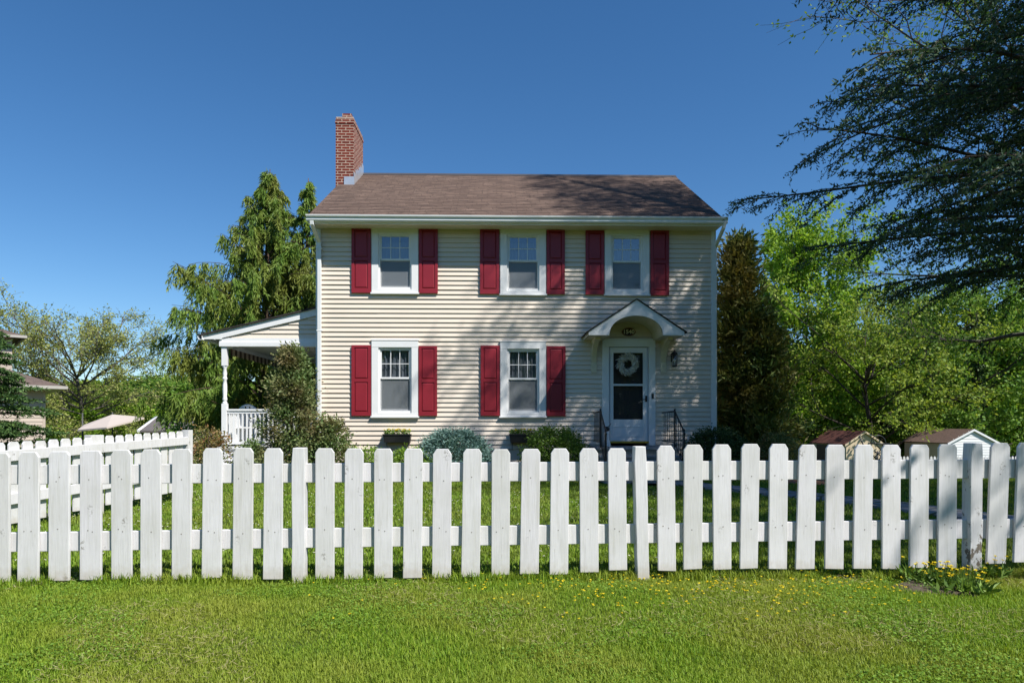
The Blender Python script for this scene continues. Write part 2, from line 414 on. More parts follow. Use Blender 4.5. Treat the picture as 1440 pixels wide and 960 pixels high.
def deciduous(name, base, H, R, bot, tr, nl, ns, nt, leafs, L, W, lm, bm, label, cat='tree', group=None, seed=1, sig=.25, up=1.0, top=.8, lean=(0, 0), twig_r=.008, shape=1.0):
    rng = np.random.default_rng(seed); base = np.array(base, float)
    root = thing(name, base, label, cat, group)
    mb = MB()
    tk = curve(rng, base - (0, 0, .3), (lean[0], lean[1], 1), H*top, 9, .05, .05)
    mb.tube(tk, tr, tr*.25, 9)
    P = []; D = []
    for i in range(nl):
        t = bot/H + (1 - bot/H)*(i + rng.uniform(0, .9))/nl
        p, tg = lerp_pts(tk, [min(1, t/top*.93)]); p = p[0]
        az = i*2.39996 + rng.uniform(-.4, .4)
        tt = (t*H - bot)/(H - bot)
        w = math.sqrt(max(.05, 1 - ((tt-.38)/.72)**2))**shape
        el = (.15 + .95*tt)*up + rng.uniform(-.15, .2)
        Lm = R*w*rng.uniform(.75, 1.12)/max(.55, math.cos(min(1.2, el)))
        c = curve(rng, p, (math.cos(az)*math.cos(el), math.sin(az)*math.cos(el), math.sin(el)), Lm, 7, .11, .02)
        mb.tube(c, tr*.36*(1-.5*tt), tr*.05, 6)
        for j in range(ns):
            s = .22 + .78*(j + rng.uniform(0, 1))/ns
            q, tg = lerp_pts(c, [s]); q = q[0]; tg = tg[0]
            d = tg + unit(rng.normal(0, 1, 3))*.85 + np.array((0, 0, .12))
            c2 = curve(rng, q, d, Lm*.42*(1-.45*s)*rng.uniform(.7, 1.25), 4, .18, .0)
            mb.tube(c2, tr*.10*(1-.5*s), twig_r, 4, False)
            for k in range(nt):
                s2 = .25 + .75*(k + rng.uniform(0, 1))/nt
                q2, tg2 = lerp_pts(c2, [s2])
                d2 = tg2[0] + unit(rng.normal(0, 1, 3))*.9
                c3 = curve(rng, q2[0], d2, Lm*.17*rng.uniform(.6, 1.3), 3, .22, -.03)
                mb.tube(c3, twig_r*1.1, twig_r*.5, 3, False)
                pp, dd = lerp_pts(c3, rng.uniform(.1, 1, leafs)); P.append(pp); D.append(dd)
    P = np.concatenate(P); D = np.concatenate(D)
    P = P + rng.normal(0, sig, P.shape)*.5
    rel = P - base; sz = H/np.percentile(rel[:, 2], 99.7); ctr = np.array((lean[0], lean[1], 0))*0; sr = R/np.percentile(np.hypot(rel[:, 0], rel[:, 1]), 96)
    sc = np.array((sr, sr, sz)); P = base + rel*sc
    mb.v = [(base[0]+(v[0]-base[0])*sr, base[1]+(v[1]-base[1])*sr, base[2]+(v[2]-base[2])*sz) for v in mb.v]
    V, _ = cards(P, D*.5 + np.array((0, 0, -.15)), L, W, rng, .7)
    part('trunk', mb, bm, root)
    leaf_obj('crown', V, lm, rng, root)
    return root
def copy_tree(o, loc, rz, sc, label, group=None):
    r = o.copy(); COL.objects.link(r); r.location = loc; r.rotation_euler = (0, 0, rz); r.scale = sc; r['label'] = label
    if group: r['group'] = group
    for ch in list(o.children):
        c = ch.copy(); COL.objects.link(c); c.parent = r
    return r
def clump_plant(name, base, H, prof, ncl, cr, ncards, L, W, lm, label, cat, seed=1, updir=.6, jit=.5, lumpy=.2, stem_r=.03, bm=None, group=None, sx=1, sy=1, inner=.25, crown='foliage', stemname='stem'):
    """evergreen / shrub: clumps of leaf cards on a lumpy envelope of revolution prof(t)"""
    rng = np.random.default_rng(seed); base = np.array(base, float)
    root = thing(name, base, label, cat, group)
    t = rng.uniform(0, 1, ncl)**1.0; az = rng.uniform(0, 2*np.pi, ncl)
    rr = np.array([prof(x) for x in t])*(1 + lumpy*rng.normal(0, .6, ncl))
    rr = rr*np.where(rng.uniform(0, 1, ncl) < inner, rng.uniform(.3, .85, ncl), 1)
    C = np.stack([np.cos(az)*rr*sx, np.sin(az)*rr*sy, t*H], 1) + base
    out = np.stack([np.cos(az), np.sin(az), np.full(ncl, updir)], 1); out = unit(out)
    P = np.repeat(C, ncards, 0) + rng.normal(0, 1, (ncl*ncards, 3))*cr*np.array((1, 1, .9))
    P[:, 2] = np.maximum(P[:, 2], base[2]+.02)
    D = np.repeat(out, ncards, 0)
    V, _ = cards(P, D, L, W, rng, jit)
    var = np.clip(np.repeat(rng.uniform(0, 1, ncl), ncards)*.55 + rng.uniform(0, .45, ncl*ncards), 0, 1)
    mb = MB()
    mb.tube([base - (0, 0, .1), base + (0, 0, H*.5), base + (0, 0, H*.88)], stem_r, stem_r*.3, 6)
    for i in range(0, ncl, max(1, ncl//30)):
        a = base + np.array((0, 0, max(.02, t[i]*H*.7)))
        mb.tube([a, a*.45 + C[i]*.55 - (0, 0, .03), C[i]], stem_r*.35, stem_r*.1, 4, False)
    part(stemname, mb, bm or M['bark_brown'], root)
    leaf_obj(crown, V, lm, rng, root, var)
    return root

# ------------------------------------------------------------------ SETTING: ground
def build_ground():
    xs = np.concatenate([np.linspace(-400, -40, 12), np.linspace(-34, -11, 14), np.linspace(-10, 12, 112), np.linspace(13, 36, 14), np.linspace(44, 400, 12)])
    ys = np.concatenate([np.concatenate([np.linspace(-400, -80, 6), np.linspace(-60, -2, 14)]), np.linspace(-1, 16, 110), np.linspace(16.6, 45, 40), np.linspace(48, 420, 24)])
    V = []
    for y in ys:
        for x in xs:
            z = tz(x, y)
            if -10 < x < 12 and -1 < y < 20:
                z += .025*mnoise.noise((x*.6, y*.6, 0)) + .010*mnoise.noise((x*3, y*3, 3)) - .01
            V.append((x, y, z))
    nx = len(xs); fs = [(j*nx+i, j*nx+i+1, (j+1)*nx+i+1, (j+1)*nx+i) for j in range(len(ys)-1) for i in range(nx-1)]
    mb = MB(); mb.add(V, fs, True)
    o = part('ground', mb, M['ground']); o['kind'] = 'structure'; o['label'] = 'rough green lawn ground running from the roadside past the house'; o['category'] = 'ground'
build_ground()
def strip(name, pts, w, z, m, label, cat, thick=.012):
    mb = MB(); n = len(pts); vs = []
    for i, p in enumerate(pts):
        p = Vector(p[:2]); a = Vector(pts[max(0, i-1)][:2]); b = Vector(pts[min(n-1, i+1)][:2])
        t = (b-a).normalized(); nn = Vector((-t.y, t.x))
        wl = w*(1 + .12*math.sin(i*2.3)); wr = w*(1 + .12*math.sin(i*1.7+1))
        for q in (p + nn*wl/2, p - nn*wr/2):
            vs.append((q.x, q.y, z)); vs.append((q.x, q.y, z - thick - .03))
    fs = []
    for i in range(n-1):
        a, b = i*4, i*4+4
        fs += [(a, b, b+2, a+2), (a, a+1, b+1, b), (a+2, b+2, b+3, a+3)]
    mb.add(vs, fs)
    o = part(name, mb, m); o['kind'] = 'structure'; o['label'] = label; o['category'] = cat
    return o
pathpts = [gp(x, y) for x, y in ((930, 677), (985, 684), (1040, 689), (1110, 696), (1180, 703), (1260, 713), (1330, 722), (1400, 731), (1480, 742), (1580, 756))]
strip('path', [(2.8, 12.35)] + [p for p in pathpts], .75, .035, M['flag'], 'grey flagstone path curving from the front steps to the right', 'path')
def blob(name, c, rx, ry, z, m, label, cat, seed=0, n=40, amp=.25, dome=.0):
    mb = MB(); vs = [(c[0], c[1], z+dome)]; 
    rings = 4
    for r in range(1, rings+1):
        for i in range(n):
            a = 2*math.pi*i/n; k = 1 + amp*mnoise.noise((math.cos(a)*1.5+seed, math.sin(a)*1.5, seed))
            vs.append((c[0]+math.cos(a)*rx*k*r/rings, c[1]+math.sin(a)*ry*k*r/rings, z + dome*(1-(r/rings)**2) - (.03 if r == rings else 0)))
    fs = [(0, 1+i, 1+(i+1) % n) for i in range(n)]
    for r in range(rings-1):
        fs += [(1+r*n+i, 1+(r+1)*n+i, 1+(r+1)*n+(i+1) % n, 1+r*n+(i+1) % n) for i in range(n)]
    mb.add(vs, fs, True)
    o = part(name, mb, m); o['kind'] = 'structure'; o['label'] = label; o['category'] = cat
YH = 14.6
mbb = MB()
mbb.add([(-4.6, 13.35, .03), (1.6, 13.3, .03), (2.0, 13.6, .03), (2.0, 14.58, .03), (-4.6, 14.58, .03)], [(0, 1, 2, 3, 4)])
mbb.add([(3.75, 13.5, .03), (7.2, 13.4, .03), (8.0, 14.4, .03), (7.6, 19.5, .03), (5, 19.5, .03), (5, 14.58, .03), (3.75, 14.58, .03)], [(0, 1, 2, 3, 4, 5, 6)])
o = part('flower_bed', mbb, M['mulch']); tag(o, 'brown mulched bed along the foot of the cream house', 'flower bed', None, 'structure')
DIRT = gp(1322, 825)
blob('bare_soil', DIRT, .30, .22, .012, M['dirt'], 'bare brown soil patch on the lawn by the peeling fence post', 'soil', 3)
blob('dirt_track', (gp(1420, 985)[0], gp(1420, 985)[1]), .5, .14, .024, M['dirt'], 'strip of bare dirt at the lower right roadside edge', 'soil', 7, 40, .4)
pb = gp(1140, 680); blob('mulch_bed', (pb[0]+.1, pb[1]+.3), .55, .5, .03, M['orange'], 'small orange mulch patch on the lawn behind the path', 'mulch', 5, 40, .2, .03)

# ------------------------------------------------------------------ grass
def grass(name, n, sampler, h, w, m, label, seed, hvar=None):
    rng = np.random.default_rng(seed)
    P = sampler(rng, n); n = len(P)
    az = rng.uniform(0, 2*np.pi, n); d = np.stack([np.cos(az), np.sin(az), np.zeros(n)], 1); s = np.stack([-np.sin(az), np.cos(az), np.zeros(n)], 1)
    hh = (h*rng.uniform(.5, 1.35, n))
    if hvar is not None: hh = hh*hvar(P)
    hh = hh[:, None]; ww = (w*rng.uniform(.7, 1.3, n))[:, None]; bend = rng.uniform(.1, 1.0, n)[:, None]
    up = np.array((0, 0, 1.0))
    mid = P + up*hh*.55 + d*hh*bend*.25; tip = P + up*hh*(1 - .35*bend) + d*hh*bend*.85
    V = np.stack([P - s*ww*.5, P + s*ww*.5, mid + s*ww*.42, mid - s*ww*.42, tip], 1).reshape(-1, 3)
    b = (np.arange(n)*5)[:, None]
    idx = np.concatenate([b + np.array([[0, 1, 2, 3]]), b + np.array([[3, 2, 4]])], 1)
    counts = np.tile([4, 3], n)
    me = np_mesh(name, V, counts, idx, np.repeat(rng.uniform(0, 1, n), 2))
    o = np_part(name, me, m); tag(o, label, 'grass', None, 'stuff'); return o
def zn(x, y):
    return np.array([.025*mnoise.noise((a*.6, b*.6, 0)) + .010*mnoise.noise((a*3, b*3, 3)) - .012 for a, b in zip(x, y)])
def wedge(d0, d1, power=1.0, margin=200, excl=None):
    def f(rng, n):
        # uniform over the wedge's area
        D = np.sqrt(rng.uniform(d0**2, d1**2, int(n*.5))); D2 = d0 + (d1-d0)*rng.uniform(0, 1, n - len(D))**1.35
        D = np.concatenate([D, D2])
        u = rng.uniform(-(720+margin)/F, (720+margin)/F, n)
        x = (FWD[0] + RGT[0]*u)*D; y = (FWD[1] + RGT[1]*u)*D
        k = np.ones(n, bool)
        for e in (excl or []): k &= ~e(x, y, rng)
        x, y = x[k], y[k]
        return np.stack([x, y, zn(x, y)], 1)
    return f
def ex_dirt(x, y, rng):
    r = ((x-DIRT[0]+.05)/.36)**2 + ((y-DIRT[1])/.28)**2
    return (r < 1) & (rng.uniform(0, 1, len(x)) < .85 - .6*r)
PP = np.array([(2.8, 12.35)] + [p[:2] for p in pathpts])
def ex_path(x, y, rng):
    q = np.stack([x, y], 1); best = np.full(len(x), 9.0)
    for a, b in zip(PP[:-1], PP[1:]):
        ab = b-a; t = np.clip(((q-a)@ab)/(ab@ab), 0, 1); best = np.minimum(best, np.linalg.norm(q - (a + t[:, None]*ab), axis=1))
    return best < .36
def ex_bed(x, y, rng):
    return ((x > -4.6) & (x < 2.0) & (y > 13.35)) | ((x > 3.7) & (x < 8) & (y > 13.5)) | ((x > 1.9) & (x < 3.7) & (y > 12.4))
def hv(P):
    return np.array([(1.0 + .75*smooth(3.5, 2.5, -0 + math.hypot(p[0], p[1])))*(1.0) + .45*mnoise.noise((p[0]*1.3, p[1]*1.3, 9)) for p in P])
grass('roadside_grass', 360000, wedge(2.45, 5.15, excl=[ex_dirt]), .031, .0038, M['grass'], 'short mown grass between the roadside and the white fence', 11, hv)
grass('lawn_grass', 230000, wedge(5.05, 14.4, excl=[ex_path, ex_bed]), .045, .009, M['grass_back'], 'green lawn grass between the white fence and the house', 12)
def flat_bits(name, n, sampler, L, Wd, m, label, seed, tilt, zoff, cl=None):
    rng = np.random.default_rng(seed); P = sampler(rng, n)
    if cl:
        k = np.array([mnoise.noise((p[0]*cl, p[1]*cl, seed)) > .12 for p in P]); P = P[k]
    n = len(P); P = P + np.stack([np.zeros(n), np.zeros(n), rng.uniform(zoff*.4, zoff, n)], 1)
    az = rng.uniform(0, 2*np.pi, n); V, _ = cards(P, np.stack([np.cos(az), np.sin(az), rng.uniform(-.1, tilt, n)], 1), L, Wd, rng, .1, np.array((0, 0, 1.0)))
    o = leaf_obj(name, V, m, rng, None); tag(o, label, 'ground cover', None, 'stuff')
M['straw'] = leafmat('dry_straw', (.26, .22, .09), (.34, .30, .13), (.42, .38, .2), .2, gain=1)
M['clover'] = leafmat('clover_leaves', (.06, .12, .012), (.105, .19, .018), (.16, .25, .035), .3)
flat_bits('dry_thatch', 26000, wedge(2.45, 5.1), .045, .003, M['straw'], 'dry straw coloured thatch lying in the roadside grass', 31, .5, .026, .9)
flat_bits('clover_leaves', 72000, wedge(2.45, 5.1), .014, .012, M['clover'], 'patches of small round clover leaves in the roadside grass', 32, .4, .034, 1.6)
def fence_foot(rng, n):
    u = rng.uniform(-790/F, 790/F, n); D = 4.86 + (u*F/720)*.135 + rng.normal(0, .045, n) + .0
    x = (FWD[0] + RGT[0]*u)*D; y = (FWD[1] + RGT[1]*u)*D
    k = np.array([mnoise.noise((a*2.2, 0, 5)) > -.25 for a in x]) & ~ex_dirt(x, y, rng)
    x, y = x[k], y[k]
    return np.stack([x, y, zn(x, y)], 1)
grass('fence_foot_grass', 11000, fence_foot, .08, .005, M['grass'], 'longer tufts of grass along the foot of the front fence', 13)
def back_lawn(rng, n):
    x = rng.uniform(-16, 26, n); y = rng.uniform(14.4, 34, n)
    k = ~(((x > -4.6) & (x < 5) & (y > 14) & (y < 22)) | ex_bed(x, y, rng) | ((x < -4) & (x > -6.8) & (y < 20)))
    x, y = x[k], y[k]; return np.stack([x, y, np.array([tz(a, b) for a, b in zip(x, y)])], 1)
grass('back_lawn_grass', 40000, back_lawn, .09, .03, M['grass_back'], 'grass of the side and back lawn beyond the house', 14)

def flowers(name, P, r, hgt, m, label, cat, rng):
    """small many petalled heads on stems"""
    n = len(P); k = 7; V = []; 
    az = rng.uniform(0, 2*np.pi, n)
    C = P + np.array((0, 0, 1))*(hgt*rng.uniform(.6, 1.3, n))[:, None]
    for i in range(k):
        a = az + 2*np.pi*i/k
        d = np.stack([np.cos(a), np.sin(a), rng.uniform(.1, .5, n)], 1)
        v, _ = cards(C, d, r, r*.75, rng, .12, np.array((0, 0, 1.0))); V.append(v)
    for i in range(3):
        d = rng.normal(0, 1, (n, 3)); d[:, 2] = np.abs(d[:, 2])*.8+.3
        v, _ = cards(C, d, r*.8, r*.7, rng, .1); V.append(v)
    V = np.concatenate(V)
    return V
rngf = np.random.default_rng(5)
def yellow_scatter():
    P = []
    while len(P) < 460:
        px = rngf.uniform(430, 1300); py = 803 + abs(rngf.normal(0, 26))
        if py > 905: continue
        wgt = math.exp(-((px-930)/280)**2)*1.0 + .55*math.exp(-((px-1180)/90)**2) + .06
        wgt *= .25 + 1.1*max(0, .5 + mnoise.noise((px*.02, py*.05, 1)))
        if rngf.uniform() > wgt: continue
        x, y, z = gp(px, py)
        P.append((x, y, 0))
    P = np.array(P); P[:, 2] = zn(P[:, 0], P[:, 1]); return P
V = flowers('x', yellow_scatter(), .0105, .036, None, '', '', rngf)
o = leaf_obj('lawn_flowers', V, M['yellow'], rngf, None); tag(o, 'tiny yellow flowers scattered through the grass in front of the fence', 'flowers', None, 'stuff')
def clover(rng, n):
    D = np.sqrt(rng.uniform(5.3**2, 11**2, n)); u = rng.uniform(-700/F, 250/F, n)
    x = (FWD[0] + RGT[0]*u)*D; y = (FWD[1] + RGT[1]*u)*D
    return np.stack([x, y, zn(x, y)], 1)
V = flowers('x', clover(rngf, 900), .012, .05, None, '', '', rngf)
o = leaf_obj('clover_flowers', V, M['white_fl'], rngf, None); tag(o, 'white clover flowers dotted over the lawn behind the fence', 'flowers', None, 'stuff')
# dandelion clumps next to the peeling post
def dandelion(px, py, nf, nl, sp, label, seed):
    rng = np.random.default_rng(seed); b = np.array(gp(px, py)); b[2] = 0.0
    root = thing('dandelion_plant', b, label, 'plant', 'dandelion plants by the peeling post')
    mb = MB(); heads = []
    for i in range(nf):
        a = rng.uniform(0, 2*np.pi); r = sp*math.sqrt(rng.uniform(0, 1)); h = rng.uniform(.07, .17)
        q = b + (math.cos(a)*r, math.sin(a)*r*.7, h); heads.append(q)
        mb.tube([b + (math.cos(a)*r*.5, math.sin(a)*r*.35, 0), (b*.2+q*.8) - (0, 0, .02), q], .0022, .0018, 4, False)
    part('flower_stems', mb, M['lf_box'], root)
    P = b + np.stack([rng.normal(0, sp*.55, nl), rng.normal(0, sp*.4, nl), rng.uniform(0, .03, nl)], 1)
    D = np.stack([rng.normal(0, 1, nl), rng.normal(0, 1, nl), np.full(nl, .9)], 1)
    V, _ = cards(P, D, .10, .022, rng, .2); leaf_obj('leaves', V, M['lf_box'], rng, root)
    for q in heads: leaf_obj('flower_head', flowers('x', np.array([q]), .015, 0.0, None, '', '', rng), M['yellow'], rng, root)
dandelion(1322, 822, 26, 170, .14, 'dandelion clump full of blooms in front of the peeling post', 3)
dandelion(1362, 833, 20, 150, .14, 'dandelion clump below and right of the peeling post', 4)
dandelion(1290, 815, 8, 70, .10, 'sparse dandelion clump left of the peeling post', 5)
dandelion(1398, 812, 9, 90, .10, 'small dandelion clump right of the peeling post by the fence', 6)

# ------------------------------------------------------------------ FRONT FENCE
A = np.array(atd(0, 0, 4.72)[:2]); B = np.array(atd(1440, 0, 4.99)[:2])
FD = (B-A)/np.linalg.norm(B-A); FN = np.array((FD[1], -FD[0]))     # FN points to the camera
if FN[1] > 0: FN = -FN
def fpt(px, off=0.0):
    u = (px-720)/F; d = np.array((FWD[0]+RGT[0]*u, FWD[1]+RGT[1]*u))
    a = A + FN*off
    k = np.cross(a, FD)/np.cross(d, FD)
    return d*k, k
def fz(py, k): return CAMZ + (HZ-py)/F*k
fence = thing('picket_fence', (float(A[0]+B[0])/2, float(A[1]+B[1])/2, 0), 'long white wooden picket fence across the front lawn by the road', 'fence')
# (top-left, top-right, bottom-left, bottom-right, top y, bottom y)
PK = [(-65, -34, -66, -35, 637.5, 820), (-19, 13, -20, 12.5, 637, 819.5), (25, 54, 24.5, 54, 635.5, 818), (68, 97, 68, 97, 634.5, 816.5), (112, 142, 112, 142, 633.5, 815), (156, 184.5, 156, 184.5, 632.5, 814.5),
 (197.5, 225.5, 197, 226, 631.5, 817.5), (242, 269, 241, 268, 631, 814.5), (285, 312, 283.5, 311, 630, 813), (328, 355.5, 327, 354.5, 629.5, 814.5),
 (371.5, 397.5, 369.5, 396.5, 630, 814.5), (443.5, 470, 443, 469.5, 630, 814), (485, 511, 483.5, 509.5, 630.3, 814.5), (526, 552, 526, 551.5, 630.5, 813),
 (568.5, 594.5, 566.5, 593, 630.5, 813), (609, 635, 607.5, 634, 631, 812.5), (651.5, 677.5, 648.5, 674.5, 631, 811), (691.5, 717.5, 691, 716.5, 631.3, 809),
 (734, 760, 731, 757.5, 631, 807), (775, 800.5, 773, 799, 630.3, 808), (815, 841, 816, 842, 630, 805), (855, 880, 856.5, 882, 630, 802),
 (924.5, 949, 925.5, 950.5, 626.3, 802), (962, 988.5, 961.5, 987.5, 625, 801), (1002.5, 1028.5, 1003.5, 1028.5, 624.7, 801), (1043, 1068.5, 1041, 1066, 624, 800),
 (1083, 1109, 1081, 1106.5, 624, 799.5), (1124, 1148.5, 1119.5, 1146, 625, 800.5), (1162.5, 1188, 1160.5, 1186.5, 625, 799.5), (1202.5, 1228, 1200.5, 1226, 625, 799.5),
 (1241.5, 1267.5, 1240.5, 1266, 625.3, 799.5), (1281.5, 1307, 1279.5, 1305.5, 625, 797.8), (1321, 1346.5, 1319, 1345, 624.5, 797.8),
 (1394, 1420.5, 1388.5, 1415, 622.5, 792.8), (1432, 1458, 1426.5, 1452.5, 622, 790.7), (1471, 1497, 1467, 1493, 621.5, 790)]
PK += [(-109-44.5*k, -79-44.5*k, -110-44.5*k, -80-44.5*k, 638.3+.7*k, 820.7+.8*k) for k in range(4)] + [(1509+38.3*k, 1535+38.3*k, 1506+38.3*k, 1532+38.3*k, 621-.4*k, 789.5-.8*k) for k in range(6)]
TH = .022
for i, (a0, a1, b0, b1, yt, yb) in enumerate(PK):
    rr = random.Random(i)
    (p0, k0), (p1, k1), (q0, _), (q1, _) = fpt(a0), fpt(a1), fpt(b0), fpt(b1)
    z1 = fz(yt, k0); z0 = fz(yb, k0)
    P3 = lambda p, z: Vector((p[0], p[1], z))
    w = (P3(p1, z1) - P3(p0, z1)); wl = w.length; wu = w/wl
    c = .021 + rr.uniform(-.004, .004)
    tl, trr, bl, br = P3(p0, z1), P3(p1, z1), P3(q0, z0), P3(q1, z0 + rr.uniform(-.006, .006))
    dn = (bl - tl).normalized()
    tlt = rr.uniform(-.012, .012)
    poly = [bl, br, trr + dn*c*1.55, trr - wu*c, tl + wu*c, tl + dn*c*1.55]
    nrm = Vector((FN[0], FN[1], 0))
    front = [p + nrm*(tlt*(p.z-.45)) for p in poly]; back = [p - nrm*TH for p in front]
    mb = MB(); mb.add(front + back, [tuple(range(6)), tuple(range(11, 5, -1))] + [(j, 6+j, 6+(j+1) % 6, (j+1) % 6) for j in range(6)])
    pk = part('picket', mb, M['fence'], fence, None, .0035)
    for zz in (.735, .365):
        t = (z1 - zz)/(z1 - z0)
        for fx in ((.5,) if rr.random() < .6 else (.32, .66)):
            cpt = (front[4]*(1-t) + front[0]*t)*(1-fx) + (front[3]*(1-t) + front[1]*t)*fx + Vector((rr.uniform(-.012, .012), 0, rr.uniform(-.02, .02))) + nrm*.0015
            part('nail', MB().tube([cpt - nrm*.004, cpt], .0042, .0042, 7), M['nail'], pk)
def fence_rail(y_l, y_r, nameoff):
    pl, kl = fpt(-70, -TH-.001); pr, kr = fpt(1500, -TH-.001)
    def zz(px, k, yl, yr): return fz(yl + (yr-yl)*px/1440, k)
    segs = [-250, 424, 900, 1368, 1735]
    for s0, s1 in zip(segs[:-1], segs[1:]):
        (p0, k0), (p1, k1) = fpt(s0, -TH-.004), fpt(s1 - .4, -TH-.004)
        t0, b0 = zz(s0, k0, y_l[0], y_r[0]), zz(s0, k0, y_l[1], y_r[1]); t1, b1 = zz(s1, k1, y_l[0], y_r[0]), zz(s1, k1, y_l[1], y_r[1])
        mb = MB(); n = FN*.036
        vs = [(p0[0], p0[1], b0), (p1[0], p1[1], b1), (p1[0], p1[1], t1), (p0[0], p0[1], t0)]
        vs += [(x - n[0], y - n[1], z) for x, y, z in vs]
        mb.add(vs, [(0, 1, 2, 3), (7, 6, 5, 4), (0, 4, 5, 1), (1, 5, 6, 2), (2, 6, 7, 3), (3, 7, 4, 0)])
        part('rail', mb, M['fence'], fence, None, .004)
fence_rail((654, 681), (645.5, 672), 0)
fence_rail((749, 776), (729, 756), 1)
def fence_post(at0, at1, b0, b1, yt, yb, m, label=None, off=.0):
    (p0, k), (p1, _), (q0, _), (q1, _) = fpt(at0, off), fpt(at1, off), fpt(b0, off), fpt(b1, off)
    z1, z0 = fz(yt, k), -.15
    tl = Vector((p0[0], p0[1], z1)); tr = Vector((p1[0], p1[1], z1)); bl = Vector((q0[0], q0[1], z0)); br = Vector((q1[0], q1[1], z0))
    dn = Vector((-FN[0], -FN[1], 0))*.095
    mb = MB(); nseg = 10; vs = []
    rr = random.Random(int(at0))
    for i in range(nseg+1):
        t = i/nseg
        jx = rr.uniform(-.002, .002)
        a = bl*(1-t)+tl*t; b = br*(1-t)+tr*t; w = (b-a).normalized()
        a = a + w*jx; b = b + w*jx
        s = 1.0
        if i == nseg:
            a += w*.006; b -= w*.006
        vs += [a, b, b+dn, a+dn]
    fs = [tuple(i*4+j for j in (0, 1, 5, 4)) for i in range(nseg)] + [tuple(i*4+j for j in (1, 2, 6, 5)) for i in range(nseg)] + [tuple(i*4+j for j in (2, 3, 7, 6)) for i in range(nseg)] + [tuple(i*4+j for j in (3, 0, 4, 7)) for i in range(nseg)]
    fs += [(3, 2, 1, 0), tuple(nseg*4+j for j in (0, 1, 2, 3))]
    mb.add(vs, fs)
    part('post', mb, m, fence, label, .004)
fence_post(410, 428.5, 410.5, 428, 629.5, 817, M['fence'], None, .012)
fence_post(892, 909, 897.5, 914, 627.5, 805, M['fence'], 'post leaning to one side', .012)
fence_post(1366, 1383, 1364.5, 1380.5, 622.8, 811, M['fence_peel'], 'post with peeling paint and bare grey wood at its foot', .012)

# ------------------------------------------------------------------ SIDE FENCE (left)
sN = np.array(atd(16, 0, 7.3)[:2]); sF = np.array(atd(263, 0, 10.2)[:2])
sd = sF - sN; sl = np.linalg.norm(sd); sd = sd/sl; sn = np.array((sd[1], -sd[0]))
if sn[0] < 0: sn = -sn                                             # towards the yard
sfence = thing('picket_fence', (float(sN[0]), float(sN[1]), 0), 'white picket fence running back along the left side of the lawn', 'fence')
def sp(s, o, z): return Vector((sN[0]+sd[0]*s+sn[0]*o, sN[1]+sd[1]*s+sn[1]*o, z))
def sbox(s0, s1, o0, o1, z0, z1, z0b=None, z1b=None):
    z0b = z0 if z0b is None else z0b; z1b = z1 if z1b is None else z1b
    vs = [sp(s0, o0, z0), sp(s1, o0, z0b), sp(s1, o1, z0b), sp(s0, o1, z0), sp(s0, o0, z1), sp(s1, o0, z1b), sp(s1, o1, z1b), sp(s0, o1, z1)]
    return MB().add(vs, [(3, 2, 1, 0), (4, 5, 6, 7), (0, 1, 5, 4), (1, 2, 6, 5), (2, 3, 7, 6), (3, 0, 4, 7)])
def srise(s): return .09*s/sl
pit = .172; s = -2.2
postS = 1.22
while s < sl - .1:
    if abs(s - postS) > .1:
        rr = random.Random(int(s*1000)); zt = .925 + srise(s) + rr.uniform(-.008, .008); z0 = .04 + srise(s); w = .066; c = .022
        poly = [(-w, z0), (w, z0), (w, zt-c*1.5), (w-c, zt), (-w+c, zt), (-w, zt-c*1.5)]
        mb = MB(); fr = [sp(s+u, -.001, z) for u, z in poly]; bk = [sp(s+u, -.022, z) for u, z in poly]
        mb.add(fr + bk, [tuple(range(6)), tuple(range(11, 5, -1))] + [(j, (j+1) % 6, 6+(j+1) % 6, 6+j) for j in range(6)])
        part('picket', mb, M['fence'], sfence, None, .003)
    s += pit
for zz in (.722, .255):
    part('rail', sbox(-2.4, sl-.03, .002, .038, zz+srise(-2.4), zz+.12+srise(-2.4), zz+srise(sl), zz+.115+srise(sl)), M['fence'], sfence, None, .004)
part('post', sbox(postS-.11, postS+.09, -.11, -.002, -.1, .945+srise(postS)), M['fence'], sfence, None, .005)
part('post', sbox(sl-.03, sl+.07, -.06, .05, -.1, 1.03), M['fence'], sfence, None, .005)

# ------------------------------------------------------------------ HOUSE
XL, XR = at(446.5, 500, YH)[0], at(1004.5, 500, YH)[0]
ZE = 5.46; YE = YH - .42; SL = .595; YR = 18.07; DEP = 2*(YR - YH)
ZR = ZE + SL*(YR-YE)
house = thing('house', ((XL+XR)/2, YH, 0), 'two storey cream clapboard house with red shutters and brown shingle roof', 'house')
openings = []
def px_rect(x0, x1, y0, y1, Y=YH):
    a = at(x0, y0, Y); b = at(x1, y1, Y); return a[0], b[0], b[2], a[2]          # x0,x1,z0,z1
WIN = [(523, 588.5, 319, 414), (703.5, 767.5, 320.5, 416), (850, 912.5, 322, 416.5), (523, 588.5, 479, 587), (703.5, 767.5, 481, 587)]
wr = [px_rect(*w) for w in WIN]
dr = px_rect(846.5, 921, 478, 626)
for r in wr + [dr]: openings.append((r[0]+.05, r[1]-.05, r[2]+.11, r[3]-.11))
openings[-1] = (dr[0]+.05, dr[1]-.05, 0, dr[3]-.11)
